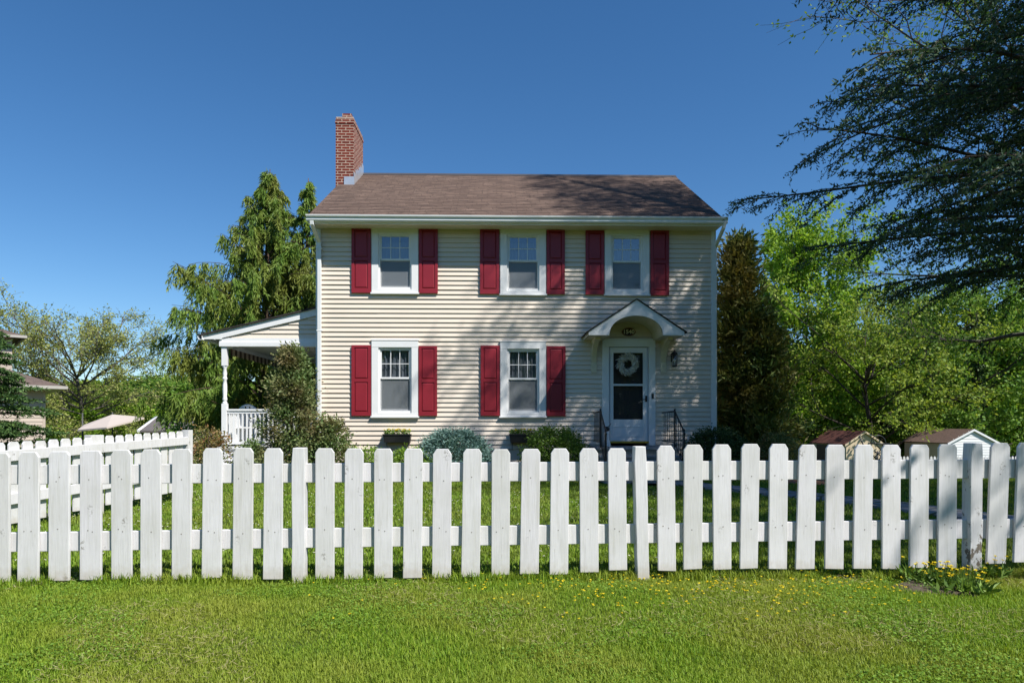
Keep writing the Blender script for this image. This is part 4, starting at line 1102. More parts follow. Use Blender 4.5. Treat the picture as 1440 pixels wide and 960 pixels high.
# front steps and railings
sxa, sxb = 2.0, 3.62
steps = thing('front_steps', ((sxa+sxb)/2, YH-.6, 0), 'grey bluestone front steps below the white door', 'steps')
ztop = dzb-.10
mb = MB(); mb.box((sxa, YH-1.1, -.1), (sxb, YH-.012, ztop-.05)); part('step_base', mb, M['stone'], steps)
mb = MB(); mb.box((sxa-.03, YH-1.14, ztop-.05), (sxb+.03, YH-.013, ztop)); part('landing', mb, M['bluestone'], steps, None, .008)
for k in range(3):
    zz = ztop - .155*(k+1); yy = YH-1.1-.28*k
    mb = MB(); mb.box((sxa+.02, yy-.28, -.1), (sxb-.02, yy-.0005, zz-.04)); mb.box((sxa, yy-.31, zz-.04), (sxb, yy-.0005, zz)); part('step', mb, M['bluestone'], steps, None, .006)
def railing(X, label):
    root = thing('handrail', (X, YH-.9, 0), label, 'railing', 'iron railings beside the front steps')
    zt = at(951, 578, YH-1.05)[2]; zb = at(958, 603, YH-1.62)[2]
    pa, pb, pc_ = Vector((X, YH-.06, zt-.015)), Vector((X, YH-1.08, zt)), Vector((X, YH-1.75, zb-.05))
    mb = MB(); mb.tube([pa, pb], .016, .016, 8); mb.tube([pb, pc_, pc_+Vector((0, -.06, -.05))], .016, .016, 8); part('top_rail', mb, M['iron'], root)
    la, lb, lc = Vector((X, YH-.06, ztop+.10)), Vector((X, YH-1.08, ztop+.10)), Vector((X, YH-1.75, ztop-.36))
    mb = MB(); mb.tube([la, lb, lc], .011, .011, 6)
    part('bottom_rail', mb, M['iron'], root)
    for k in range(1, 7):
        t = k/7; part('baluster', MB().tube([la.lerp(lb, t), pa.lerp(pb, t)], .0065, .0065, 5), M['iron'], root)
    for k in range(1, 5):
        t = k/5; part('baluster', MB().tube([lb.lerp(lc, t), pb.lerp(pc_, t)], .0065, .0065, 5), M['iron'], root)
    for p, zg in ((pb, ztop), (pc_, .0)):
        mb = MB(); mb.box((p.x-.016, p.y-.016, zg-.02), (p.x+.016, p.y+.016, p.z+.012)); mb.lathe((p.x, p.y, p.z+.012), [(.012, 0), (.022, .012), (.022, .028), (.008, .042)], 8); part('post', mb, M['iron'], root)
railing(2.06, 'black iron handrail on the boxwood side of the steps')
railing(3.56, 'black iron handrail on the lamp side of the steps')
# small white ornament beside the left railing
ox, oy, _ = at(853.5, 620, YH-.5); oz = ztop
orn = thing('ornament', (ox, oy, oz), 'small white flared stand with dark top on the door landing', 'ornament')
mb = MB(); mb.lathe((ox, oy, oz), [(.085, 0), (.085, .02), (.06, .12), (.045, .26), (.05, .30), (.04, .32)], 14); part('body', mb, M['trim'], orn)
mb = MB(); mb.lathe((ox, oy, oz+.32), [(.03, 0), (.055, .03), (.05, .075), (.02, .10)], 12)
for s in (-1, 1): mb.tube([(ox, oy, oz+.40), (ox+s*.05, oy, oz+.43), (ox+s*.09, oy, oz+.49)], .012, .005, 6)
part('top', mb, M['iron'], orn)

# flower boxes
def flower_box(xa, xb, yt, yb, label, seed):
    a = at(xa, yt, YH-.2); b = at(xb, yb, YH-.2); rng = np.random.default_rng(seed)
    x0, x1, z1, z0 = a[0], b[0], a[2], b[2]; ya, yb_ = YH-.24, YH-.03
    root = thing('flower_box', ((x0+x1)/2, (ya+yb_)/2, z0), label, 'planter', 'black flower boxes under the windows')
    mb = MB(); tp = .02
    vs = [(x0+tp, ya+.02, z0), (x1-tp, ya+.02, z0), (x1-tp, yb_, z0), (x0+tp, yb_, z0), (x0, ya, z1), (x1, ya, z1), (x1, yb_, z1), (x0, yb_, z1)]
    mb.add(vs, [(3, 2, 1, 0), (0, 1, 5, 4), (1, 2, 6, 5), (2, 3, 7, 6), (3, 0, 4, 7)])
    mb.box((x0-.012, ya-.012, z1-.025), (x1+.012, ya-.0005, z1+.003)); mb.box((x0+.015, ya+.015, z1-.03), (x1-.015, yb_-.015, z1-.02))
    part('box', mb, M['blackbox'], root, None, .004)
    mb = MB()
    for xx in (x0+.06, x1-.06): mb.tube([(xx, YH-.022, z0-.16), (xx, ya+.05, z0-.008), (xx, YH-.022, z0-.008)], .006, .006, 5)
    part('bracket', mb, M['iron'], root)
    n = 330; P = np.stack([rng.uniform(x0+.02, x1-.02, n), rng.uniform(ya+.02, yb_-.02, n), z1 + rng.uniform(-.03, .075, n)], 1)
    V, _ = cards(P, np.stack([rng.normal(0, 1, n), rng.normal(0, 1, n), rng.uniform(.2, 1.2, n)], 1), .055, .026, rng, .3); leaf_obj('leaves', V, M['lf_mid'], rng, root)
    n = 30; P = np.stack([x0+.03+(x1-x0-.06)*np.clip((np.floor(rng.uniform(0, 3, n))+.5)/3 + rng.normal(0, .09, n), 0, 1), rng.uniform(ya+.0, yb_-.05, n), np.full(n, z1)+.03], 1)
    V = flowers('x', P, .030, .06, None, '', '', rng); leaf_obj('flowers', V, M['yellow'], rng, root)
flower_box(539, 577.5, 610, 622, 'black flower box of yellow pansies left of the blue juniper', 1)
flower_box(716.5, 754, 610, 622, 'black flower box of yellow pansies half hidden by the boxwood', 2)

# side porch (part of the house)
PY = YH + .42; PB = PY + 4.2
def pp(x, y): a = at(x, y, PY); return a
gl = pp(283, 474); gr = pp(443.5, 436); px0 = pp(310, 470)[0]; pxr = XL-.02
zl, zr = gl[2], gr[2]; xg0 = gl[0]
def slope_z(x): return zl + (zr-zl)*(x-xg0)/(gr[0]-xg0)
bz0, bz1 = pp(400, 487.5)[2], pp(400, 475.5)[2]
mb = MB()
siding_front(mb, px0, pxr, bz1+.0, zr-.05, PY, (), .101, lambda z: (xg0 + (z + .13 - zl)/(zr-zl)*(gr[0]-xg0), 99))
mb.prism([(px0, bz1), (pxr, bz1), (pxr, slope_z(pxr)-.08), (px0, slope_z(px0)-.08)], (0, PY+.004, 0), (1, 0, 0), (0, 0, 1), (0, .05, 0))
porch = part('side_porch', mb, M['siding'], house)
mb = MB()     # beam: two boards
zmid_ = (bz0+bz1)/2
mb.box((px0-.01, PY-.055, bz0), (pxr, PY+.1, zmid_)); mb.box((px0-.01, PY-.03, zmid_+.0005), (pxr, PY+.09, bz1-.001))
mb.box((px0-.01, PY+.101, bz0+.001), (px0+.13, PB, bz1))
part('porch_beam', mb, M['trim'], porch, None, .004)
mb = MB()
xs_, xe_ = xg0-.02, pxr
def rake(mb, y0, y1, top, bot, xa=None, xb=None):
    xa = xs_ if xa is None else xa; xb = xe_ if xb is None else xb
    mb.prism([(xa, slope_z(xa)+bot), (xb, slope_z(xb)+bot), (xb, slope_z(xb)+top), (xa, slope_z(xa)+top)], (0, y0, 0), (1, 0, 0), (0, 0, 1), (0, y1-y0, 0))
rake(mb, PY-.05, PY-.022, .02, -.135, px0-.12)
mb.prism([(xs_+.1, slope_z(xs_+.1)+.02), (xs_+.1, bz1-.03), (px0+.05, bz1-.03), (px0+.05, slope_z(px0+.05)-.02), (px0-.12, slope_z(px0-.12)+.02)], (0, PY-.052, 0), (1, 0, 0), (0, 0, 1), (0, .034, 0))
mb.box((xs_+.08, PY-.05, slope_z(xs_)-.06), (xs_+.1, PB, slope_z(xs_)+.06))
part('porch_fascia', mb, M['trim'], porch)
mb = MB(); rake(mb, PY-.09, PB+.2, .055, .022); part('porch_roof', mb, M['shingle_hood'], porch)
mb = MB(); mb.prism([(0, 0), (0, -.09), (-.08, -.09), (-.11, -.01), (-.10, -.01), (-.07, -.08), (-.01, -.08), (-.01, 0)], (xs_+.08, PY-.09, slope_z(xs_)+.03), (1, 0, 0), (0, 0, 1), (0, PB-PY+.2, 0)); part('porch_gutter', mb, M['gutter'], porch)
mb = MB(); mb.box((px0+.131, PY+.101, bz1-.12), (pxr, PB, bz1-.10)); mb.box((px0+.131, PB-.12, bz0), (pxr, PB-.001, bz1-.13)); part('porch_ceiling', mb, M['porchceil'], porch)
# scalloped valance along the far side
poly = [(PY+.4, bz0), (PY+.4, bz0-.10)]; y = PY+.4
while y < PB-.3:
    poly += [(y+.07-.07*math.cos(a), bz0-.10-.06*math.sin(a)) for a in np.linspace(.3, math.pi, 7)]; y += .14
poly.append((y, bz0))
t_ = NT('striped_valance'); w_ = t_.n('ShaderNodeTexWave'); w_.bands_direction = 'Y'; w_.inputs['Scale'].default_value = math.pi*2/20/.28; t_.l(t_.coord(), w_.inputs['Vector'])
M['stripes'] = t_.done(t_.bsdf(t_.ramp(w_.outputs['Fac'], [(.48, (.09, .05, .035)), (.52, (.42, .33, .25))]), .8))
part('awning_valance', MB().prism(poly, (px0+.06, 0, 0), (0, 1, 0), (0, 0, 1), (.012, 0, 0)), M['stripes'], porch)
fz0 = pp(330, 628)[2]
mb = MB(); mb.box((px0-.05, PY-.06, fz0-.05), (pxr, PB, fz0)); mb.box((px0+.0, PY-.02, -.1), (pxr, PB-.05, fz0-.051)); part('porch_floor', mb, plain('porch_boards', (.62, .62, .62), .6, .06, 5), porch, None, .005)
mb = MB()
for k in range(3): mb.box((px0-.05, PY-.35-.28*k, -.1), (px0+.5, PY-.07-.28*k, fz0-.17*(k+1)))
part('porch_step', mb, M['trim'], porch, None, .006)
def turned_post(mb, X, Y, z0, z1):
    h = z1-z0
    mb.box((X-.055, Y-.055, z0), (X+.055, Y+.055, z0+.95)); mb.box((X-.055, Y-.055, z1-.42), (X+.055, Y+.055, z1))
    a, b = z0+.95, z1-.42; L = b-a
    mb.lathe((X, Y, a), [(.05, 0), (.055, .02), (.035, .05), (.05, .08), (.052, .10), (.04, .16), (.05, L*.35), (.046, L*.5), (.036, L*.62), (.052, L*.65), (.052, L*.68), (.036, L*.71), (.047, L*.8), (.033, L-.06), (.05, L-.03), (.05, L)], 14)
ptx = at(315.5, 560, PY)[0]
for i, (X, Y) in enumerate(((ptx, PY+.03), (ptx, PB-.1))):
    mb = MB(); turned_post(mb, X, Y, fz0, bz0-.0005); part('porch_post', mb, M['trim'], porch, None, .003)
def balustrade(a, b, z0, zt, n):
    mb = MB(); a = Vector(a); b = Vector(b); d = (b-a); L = d.length; d.normalize(); s = Vector((-d.y, d.x, 0)); c = (a+b)/2
    mb.obox((c.x, c.y, zt-.025), d*L/2, s*.04, Vector((0, 0, .02))); mb.obox((c.x, c.y, zt-.075), d*L/2, s*.02, Vector((0, 0, .0295))); mb.obox((c.x, c.y, z0+.09), d*L/2, s*.022, Vector((0, 0, .035)))
    for i in range(n):
        p = a + d*(L*(i+.5)/n)
        mb.obox((p.x, p.y, (z0+zt)/2+.01), d*.016, s*.016, Vector((0, 0, (zt-z0)/2-.105)))
    return mb
rt = pp(340, 574.5)[2]
xe = pp(440, 600)[0]
part('porch_railing', balustrade((ptx+.3*0+.06, PY+.03, 0), (xe, PY+.03, 0), fz0, rt, 20), M['trim'], porch)
part('porch_railing', balustrade((ptx, PY+.1, 0), (ptx, PB-.16, 0), fz0, rt, 34), M['trim'], porch)
# porch chair
chx, chy, _ = at(343, 600, PY+.9); 
chair = thing('porch_chair', (chx, chy, fz0), 'white chair with rounded back behind the porch railing', 'chair')
mb = MB(); mb.box((chx-.27, chy-.26, fz0+.40), (chx+.27, chy+.22, fz0+.43)); part('seat', mb, M['trim'], chair, None, .01)
mb = MB(); pts = [(.27*math.cos(a), .62+.33*math.sin(a)) for a in np.linspace(0, math.pi, 15)]
for k in range(5): mb.prism([(-.24+.1*k, .44), (-.17+.1*k, .44), (-.17+.1*k, .62+.32*math.sqrt(max(.01, 1-((-.17+.1*k)/.28)**2))), (-.24+.1*k, .62+.32*math.sqrt(max(.01, 1-((-.24+.1*k)/.28)**2)))], (chx, chy+.24, fz0), (1, 0, 0), (0, 0, 1), (0, .02, 0))
mb.tube([(chx+p[0], chy+.25, fz0+p[1]) for p in pts], .025, .025, 8); part('backrest', mb, M['trim'], chair)
for sx_ in (-.24, .24):
    for sy_ in (-.23, .2):
        mb = MB(); mb.box((chx+sx_-.022, chy+sy_-.022, fz0+.001), (chx+sx_+.022, chy+sy_+.022, fz0+(.40 if sy_ > 0 else .399))); part('leg', mb, M['trim'], chair)
    mb = MB(); mb.box((chx+sx_-.035, chy-.27, fz0+.62), (chx+sx_+.035, chy+.22, fz0+.645)); mb.box((chx+sx_-.02, chy-.24, fz0+.43), (chx+sx_+.02, chy-.2, fz0+.62)); part('armrest', mb, M['trim'], chair)

# ------------------------------------------------------------------ shrubs by the house
dome = lambda r, p=.5: (lambda t: r*max(.05, (1-t**2))**p)
def gpos(px, Y): a = at(px, 600, Y); return (a[0], a[1], 0.0)
clump_plant('juniper_shrub', gpos(638, 13.9), .95, dome(.76, .42), 760, .05, 22, .085, .022, M['lf_juniper'], 'spreading blue green juniper below the siding between the two flower boxes', 'shrub', 21, .25, .7, .16, .025, sy=.6)
clump_plant('boxwood_shrub', gpos(781, 13.85), 1.0, dome(.66, .38), 640, .055, 22, .05, .028, M['lf_box'], 'rounded green boxwood between the flower box and the front steps', 'shrub', 22, .6, .8, .12, .025, sy=.7)
clump_plant('boxwood_shrub', gpos(1008, 13.9), .98, dome(.68, .38), 620, .055, 20, .05, .028, M['lf_boxdark'], 'dark green boxwood at the house corner right of the steps', 'shrub', 23, .6, .8, .12, .025, sy=.7)
clump_plant('low_shrub', gpos(515, 13.5), .62, dome(.42, .4), 220, .05, 14, .055, .026, M['lf_lime'], 'low lime green shrub under the left flower box beside the olive evergreen', 'shrub', 24, .7, .7, .15, .02, sy=.8, group='low lime shrubs along the house')
clump_plant('low_shrub', gpos(577, 13.5), .60, dome(.40, .4), 220, .05, 14, .055, .026, M['lf_lime'], 'low lime green shrub touching the blue juniper on its left', 'shrub', 25, .7, .7, .15, .02, sy=.8, group='low lime shrubs along the house')
# olive evergreen in front of the porch
def prof_holly(t): return (.95*(1-t)**.55 + .12)*(1 if t < .9 else .6)*(0.72+.28*math.sin(t*9+1)**2)
clump_plant('evergreen_shrub', gpos(410, 13.7), 2.62, lambda t: .60*(1-t)**.62*(.66+.42*math.sin(t*10+.5)**2)+.04, 560, .075, 28, .075, .034, M['lf_holly'], 'tall olive green evergreen shrub in front of the side porch', 'shrub', 26, .5, .7, .5, .05, inner=.35)
clump_plant('evergreen_shrub', gpos(464, 13.55), 1.15, lambda t: .44*(1-t)**.5+.06, 260, .08, 24, .07, .034, M['lf_holly'], 'lower spreading olive shrub at the downspout corner of the house', 'shrub', 27, .4, .7, .25, .035, inner=.35)
clump_plant('low_shrub', gpos(354, 13.2), .72, dome(.30, .5), 130, .07, 16, .07, .032, M['lf_holly'], 'small dark evergreen shrub below the porch railing', 'shrub', 28, .5, .7, .2, .025)
clump_plant('flowering_shrub', gpos(293, 13.0), 1.0, dome(.45, .4), 170, .07, 15, .06, .03, M['lf_redfl'], 'mixed green and reddish shrub past the end of the left side fence', 'shrub', 29, .6, .7, .2, .02)
clump_plant('flowering_shrub', gpos(262, 16.5), 1.05, dome(.6, .4), 170, .08, 15, .07, .035, M['lf_mid'], 'green shrub at the foot of the weeping conifer behind the side fence', 'shrub', 30, .6, .7, .2, .02)
clump_plant('low_shrub', (at(1092, 600, 16)[0], 16, 0), .85, dome(.55, .4), 220, .07, 15, .06, .03, M['lf_holly'], 'low olive shrub at the foot of the bronze arborvitae', 'shrub', 31, .6, .7, .2, .025)

# ------------------------------------------------------------------ bronze arborvitae right of the house
def arb(px, D, ytop, r, label, seed, ncl, shapep=.75):
    x, y, z1 = atd(px, ytop, D); b = tz(x, y); H = z1-b
    return clump_plant('arborvitae_tree', (x, y, b), H, lambda t: r*((1-t)**shapep)*(1 if t > .12 else .8)*(.8+.35*math.sin(t*13+seed)**2)+.05, ncl, .16, 34, .20, .055, M['lf_arb'], label, 'tree', seed, .8, .6, .62, .10, M['bark_brown'], None, 1, 1, .35, 'crown', 'trunk')
arb(1040, 18.5, 341, .78, 'tall bronze green arborvitae standing at the right corner of the house', 41, 620, .62)
arb(1068, 18.0, 440, .72, 'shorter dark arborvitae leaning against the tall bronze one', 42, 330, .5)

# ------------------------------------------------------------------ weeping conifer behind the porch
def weeping(base, leaders, seed, label):
    rng = np.random.default_rng(seed); base = np.array(base)
    root = thing('weeping_cypress', base, label, 'tree')
    mb = MB(); P = []; D = []; LL = []
    for (dx, dy, H, R, n) in leaders:
        b = base + (dx, dy, 0)
        tk = curve(rng, b-(0, 0, .2), (rng.normal(0, .01), 0, 1), H+.1, 10, .018, .03); mb.tube(tk, .22*H/10, .012, 8)
        for i in range(n):
            t = (i+rng.uniform(0, 1))/n; t = t**.9
            p, _ = lerp_pts(tk, [.06+.93*t]); az = i*2.4+rng.uniform(-.5, .5)
            L = (min(R*(1-t)**1.08, R*.66)*(.72+1.1*min(t, .25)) + .16)*rng.uniform(.5, 1.18)
            c = curve(rng, p[0], (math.cos(az), math.sin(az), .85), L, 8, .075, -.095)
            mb.tube(c, .035*(1-.7*t), .006, 5, False)
            m = int(10 + 15*L)
            q, tg = lerp_pts(c, rng.uniform(.2, 1, m)**.85); 
            for j in range(m):
                sl_ = rng.uniform(.25, 1.0)*(.26+.55*min(1, L/2.8))
                k = int(9+22*sl_)
                s = np.linspace(0.02, 1, k)
                side = np.cross(tg[j], (0, 0, 1)); side = side/max(1e-6, np.linalg.norm(side))
                dr_ = tg[j]*rng.uniform(.1, .35) + side*rng.normal(0, .16)
                pts = q[j] + np.outer(s*sl_, (dr_[0], dr_[1], 0)) + np.outer(s*sl_, (0, 0, -1.0)) + np.outer(np.sqrt(s)*sl_*.25, (dr_[0], dr_[1], .1))
                P.append(pts + rng.normal(0, .018, pts.shape)); dd = np.tile((dr_[0]*.8, dr_[1]*.8, -1), (k, 1)); D.append(dd)
                LL.append(np.full(k, rng.uniform(0, 1)))
    P = np.concatenate(P); D = np.concatenate(D); LL = np.concatenate(LL)
    V, _ = cards(P, D, .19, .038, rng, .4)
    part('trunk', mb, M['bark_brown'], root)
    leaf_obj('crown', V, M['lf_cypress'], rng, root, np.clip(LL*.6+rng.uniform(0, .4, len(LL)), 0, 1))
wx, wy, wz = atd(372, 243, 23); wb = tz(wx, wy)
wx2 = atd(424, 268, 23.6)
weeping((wx, wy, wb), [(0, 0, wz-wb+.15, 5.9, 165), (wx2[0]-wx, wx2[1]-wy, wx2[2]-wb+.35, 3.5, 85)], 51, 'tall weeping green conifer with two tips behind the side porch')

# spruce at the left edge
def spruce(base, H, R, seed, label):
    rng = np.random.default_rng(seed); base = np.array(base); root = thing('spruce_tree', base, label, 'tree')
    mb = MB(); mb.tube([base-(0, 0, .2), base+(0, 0, H)], .14, .015, 8); P = []; D = []
    n = 90
    for i in range(n):
        t = ((i+rng.uniform(0, 1))/n)**.9; az = i*2.4+rng.uniform(-.3, .3); L = (R*(1-t)+.15)*rng.uniform(.75, 1.15)
        c = curve(rng, base+(0, 0, H*(.04+.95*t)), (math.cos(az), math.sin(az), .05), L, 6, .05, -.02); mb.tube(c, .028*(1-.7*t), .005, 4, False)
        q, tg = lerp_pts(c, rng.uniform(.15, 1, int(12+22*L)))
        for a, b in zip(q, tg):
            d = b + rng.normal(0, .6, 3)*(1, 1, .15) + (0, 0, -.12); d /= np.linalg.norm(d); l = rng.uniform(.15, .5)*(.5+L*.25)
            s = rng.uniform(0, 1, 15)
            P.append(a + np.outer(s*l, d)); D.append(np.tile(d, (15, 1)))
    P = np.concatenate(P); D = np.concatenate(D)
    V, _ = cards(P, D, .09, .028, rng, .55); part('trunk', mb, M['bark_brown'], root); leaf_obj('crown', V, M['lf_spruce'], rng, root)
sx_, sy_, sz_ = atd(-22, 455, 15.5); spruce((sx_, sy_, 0), sz_, 1.65, 61, 'young green spruce in front of the neighbouring house at the left')

# ------------------------------------------------------------------ cedar close by at the right
def cedar(base, H, R, seed, label):
    rng = np.random.default_rng(seed); base = np.array(base, float); root = thing('cedar_tree', base, label, 'tree')
    mb = MB(); P = []; D = []
    tk = curve(rng, base-(0, 0, .3), (0, 0, 1), H, 12, .012, .03); mb.tube(tk, .30, .03, 10)
    n = 235
    for i in range(n):
        t = ((i+rng.uniform(0, 1))/n); z = 1.9 + (H-2.2)*t**1.3; az = i*2.39996+rng.uniform(-.35, .35); dens = .95 if z < 8 else (.62 if z < 14.5 else .7)
        if math.cos(az) > -.15 and z < 5 and i % 3: continue
        if z < 2.9: continue
        if 8 < z < 14.5 and i % 5 == 0: continue
        p, _ = lerp_pts(tk, [(z+.3)/H])
        h = z/H
        env = R*(min(1, .55+h*2.6) if h < .2 else min(1, ((1-h)/.83)**.88))
        L = (env+.15)*rng.uniform(.74, 1.04)*(1.25 if 9.5 < z < 16 else 1)
        c = curve(rng, p[0], (math.cos(az), math.sin(az), .42), L, 10, .05, -.055)
        mb.tube(c, .060*(1-.75*h), .008, 6, False)
        m = int((5.6 if z < 8 else 7)*L*dens)
        for j in range(m):
            s = .18+.82*(j+rng.uniform(0, 1))/m
            q, tg = lerp_pts(c, [s]); q = q[0]; tg = tg[0]
            side = np.cross(tg, (0, 0, 1)); side /= np.linalg.norm(side); sg = 1 if j % 2 else -1
            l2 = (.38*L*(1.12-s)+.25)*rng.uniform(.6, 1.15)
            d2 = tg*.75 + side*sg*rng.uniform(.35, 1.0) + np.array((0, 0, rng.uniform(-.25, .15)))
            c2 = curve(rng, q, d2, l2, 5, .08, -.07); mb.tube(c2, .011, .004, 3, False)
            k = max(3, int(l2*13))
            for u in range(k):
                s3 = .08+.92*(u+rng.uniform(0, 1))/k
                q3, t3 = lerp_pts(c2, [s3]); q3 = q3[0]; t3 = t3[0]
                sd3 = np.cross(t3, (0, 0, 1)); sd3 /= max(1e-6, np.linalg.norm(sd3))
                l3 = rng.uniform(.10, .34)*(1.1-.5*s3)
                d3 = t3*.8 + sd3*(1 if u % 2 else -1)*rng.uniform(.3, .9) + np.array((0, 0, rng.uniform(-.35, .15))); d3 /= np.linalg.norm(d3)
                kk = max(3, int(l3*25))
                ss = (np.arange(kk)+.5)/kk
                pts = q3 + np.outer(ss*l3, d3); pts[:, 2] -= (ss*l3)**2*.35
                P.append(pts); D.append(np.tile(d3, (kk, 1)))
    P = np.concatenate(P); D = np.concatenate(D); nP = len(P)
    P = np.repeat(P, 2, 0); D = np.repeat(D, 2, 0)
    r = unit(rng.normal(0, 1, P.shape)); D2 = D*.55 + r*.8
    V, _ = cards(P - unit(D2)*.012, D2, .075, .026, rng, .15)
    print('cedar clumps', nP)
    part('trunk', mb, M['bark_dark'], root); leaf_obj('crown', V, M['lf_cedar'], rng, root)
cedar((10.3, 9.2, 0), 24, 6.5, 74, 'big dark cedar whose drooping boughs hang in from the right')

# birch behind the cedar, maple beside the road (only its shade shows)
deciduous('birch_tree', (11.8, 13.2, 0), 15, 6.2, 4.5, .22, 30, 10, 7, 11, .10, .06, M['lf_mid'], M['bark_grey'], 'green leafed tree rising behind the dark cedar boughs', seed=81, sig=.18)
deciduous('maple_tree', (10.3, 4.0, 0), 12.5, 4.4, 4.6, .25, 26, 9, 7, 8, .13, .11, M['lf_mid'], M['bark_grey'], 'leafy roadside maple right of the fence casting dappled shade', seed=82, sig=.25)

# ------------------------------------------------------------------ trees right, beyond the house
def D_tree(px, D, ytop, Rpx, **kw):
    x, y, z1 = atd(px, ytop, D); b = tz(x, y); return (x, y, b), z1-b, Rpx*D/F
b, H, R = D_tree(1148, 51, 300, 92)
deciduous('green_tree', b, H, R, 2.6, .20, 34, 10, 7, 16, .30, .19, M['lf_bright'], M['bark_grey'], 'bright fresh green tree behind the bronze arborvitae', seed=91, sig=.35, shape=.8)
b, H, R = D_tree(1235, 47, 385, 150)
deciduous('spreading_tree', b, H, R, 1.2, .30, 24, 9, 7, 10, .24, .15, M['lf_yellowgreen'], M['bark_dark'], 'spreading yellow green tree with dark forked limbs above the sheds', seed=92, sig=.35, up=.9, top=.6)
b, H, R = D_tree(1372, 47, 350, 115)
deciduous('ivy_tree', b, H, R, 1.5, .34, 26, 9, 7, 11, .26, .16, M['lf_mid'], M['bark_dark'], 'dark trunked tree clad in ivy at the right behind the white shed', seed=93, sig=.35)
rng = np.random.default_rng(94); n = 2600
iv = bpy.data.objects['ivy_tree']; a = rng.uniform(0, 2*np.pi, n); zz = rng.uniform(0, H*.72, n); rr_ = rng.uniform(.35, .75, n)*(1-.4*zz/H)
P = np.array(b) + np.stack([np.cos(a)*rr_, np.sin(a)*rr_, zz], 1)
V, _ = cards(P, np.stack([np.cos(a)*.6, np.sin(a)*.6, np.full(n, -.6)], 1), .22, .17, rng, .4); leaf_obj('ivy', V, M['lf_dark'], rng, iv)
b, H, R = D_tree(1290, 56, 430, 110)
bgA = deciduous('woodland_tree', b, H, R, 1.0, .25, 22, 8, 6, 13, .36, .24, M['lf_mid'], M['bark_dark'], 'leafy woodland tree standing between the two sheds', seed=95, sig=.6)
b, H, R = D_tree(1190, 58, 470, 105)
bgB = deciduous('woodland_tree', b, H, R, .8, .25, 22, 8, 6, 13, .36, .24, M['lf_yellowgreen'], M['bark_dark'], 'yellow green woodland tree right behind the red roofed shed', seed=96, sig=.6)
b, H, R = D_tree(1120, 52, 520, 55)
bgC = deciduous('woodland_tree', b, H, R, .4, .16, 20, 8, 6, 13, .28, .19, M['lf_bright'], M['bark_dark'], 'low bright green thicket left of the red roofed shed', seed=97, sig=.5)
def put(proto, px, D, ytop, sxy, rz, label, grp='woodland trees beyond the lawn'):
    x, y, z1 = atd(px, ytop, D); b0 = tz(x, y)
    return copy_tree(proto, (x, y, b0), rz, (sxy, sxy, (z1-b0)/hts[proto.name]), label, grp)
hts = {}
for pr in (bgA, bgB, bgC):
    pr['group'] = 'woodland trees beyond the lawn'
    hts[pr.name] = max(max(v.co.z for v in ch.data.vertices) for ch in pr.children)*.985
put(bgA, 1060, 56, 470, 1.0, 1.1, 'mid green woodland tree showing behind the shorter arborvitae')
put(bgB, 1360, 58, 420, 1.1, 2.2, 'tall yellow green woodland tree behind the white gabled shed')
put(bgA, 1440, 54, 440, 1.1, 3.3, 'mid green woodland tree at the right edge of the picture')
put(bgB, 1500, 54, 400, 1.0, .5, 'woodland tree partly cut off by the right edge of the picture')
put(bgA, 1145, 60, 480, 1.0, 4.1, 'mid green woodland tree under the bright green tree')
put(bgC, 1255, 52, 560, 1.0, 1.9, 'low bright bush between the red and brown shed roofs')
put(bgC, 1170, 52, 560, .9, 3.0, 'low bright bush behind the red shed roof')
put(bgC, 1330, 52, 560, 1.2, 2.1, 'low bright bush behind the brown roof of the white shed')
put(bgC, 1430, 52, 555, 1.2, .4, 'low bright bush right of the white shed')
put(bgA, 1000, 60, 520, 1.0, 2.6, 'woodland tree just past the right wall of the house')
# left side
b, H, R = D_tree(120, 48, 424, 112)
deciduous('budding_tree', b, H, R, 3.4, .36, 30, 11, 9, 9, .17, .10, M['lf_pale'], M['bark_grey'], 'round crowned tree just coming into leaf against the sky at the left', seed=101, sig=.3, up=.95, twig_r=.014)
put(bgB, 150, 62, 530, 1.0, .9, 'yellow green woodland tree under the budding tree')
put(bgA, 215, 58, 525, 1.0, 2.0, 'woodland tree at the left edge of the weeping conifer')
put(bgB, 95, 56, 545, .9, 3.4, 'yellow green woodland tree beside the neighbouring house wall')
put(bgC, 190, 50, 560, 1.1, 4.0, 'bright green thicket right above the beige canopy')
put(bgC, 120, 48, 572, 1.0, 5.0, 'bright green thicket behind the left end of the canopy')
put(bgB, 30, 60, 520, 1.0, 4.4, 'woodland tree half hidden behind the neighbouring house')
put(bgA, 275, 60, 520, 1.1, 5.2, 'woodland tree showing through the weeping conifer')
put(bgB, 340, 62, 520, 1.1, .2, 'woodland tree behind the porch and weeping conifer')

# far wood as one mass
def far_wood(name, x0, x1, y, zt, label, seed, lm, n=26000):
    rng = np.random.default_rng(seed)
    x = rng.uniform(x0, x1, n); yy = y + rng.uniform(0, 10, n)
    top = np.array([zt*(1+.22*mnoise.noise((a*.09, seed, 0))+.12*mnoise.noise((a*.33, seed, 4))) for a in x])
    base = np.full(n, tz(0, y)); z = base + (top-base)*rng.uniform(0, 1, n)**.8
    P = np.stack([x, yy, z], 1); V, _ = cards(P, np.stack([rng.normal(0, .4, n), np.full(n, -.6), np.full(n, .3)], 1), .9, .62, rng, .5)
    o = leaf_obj(name, V, lm, rng, None); tag(o, label, 'woods', None, 'stuff')
far_wood('far_woods', -75, 0, 72, 5.6, 'distant green wood beyond the left side garden', 111, M['lf_yellowgreen'])
far_wood('far_woods', -70, 70, -34, 10, 'unseen tree line added behind the camera to darken the window reflections', 113, M['lf_mid'], 60000)  # out of view; added so the panes and door glass reflect dark foliage
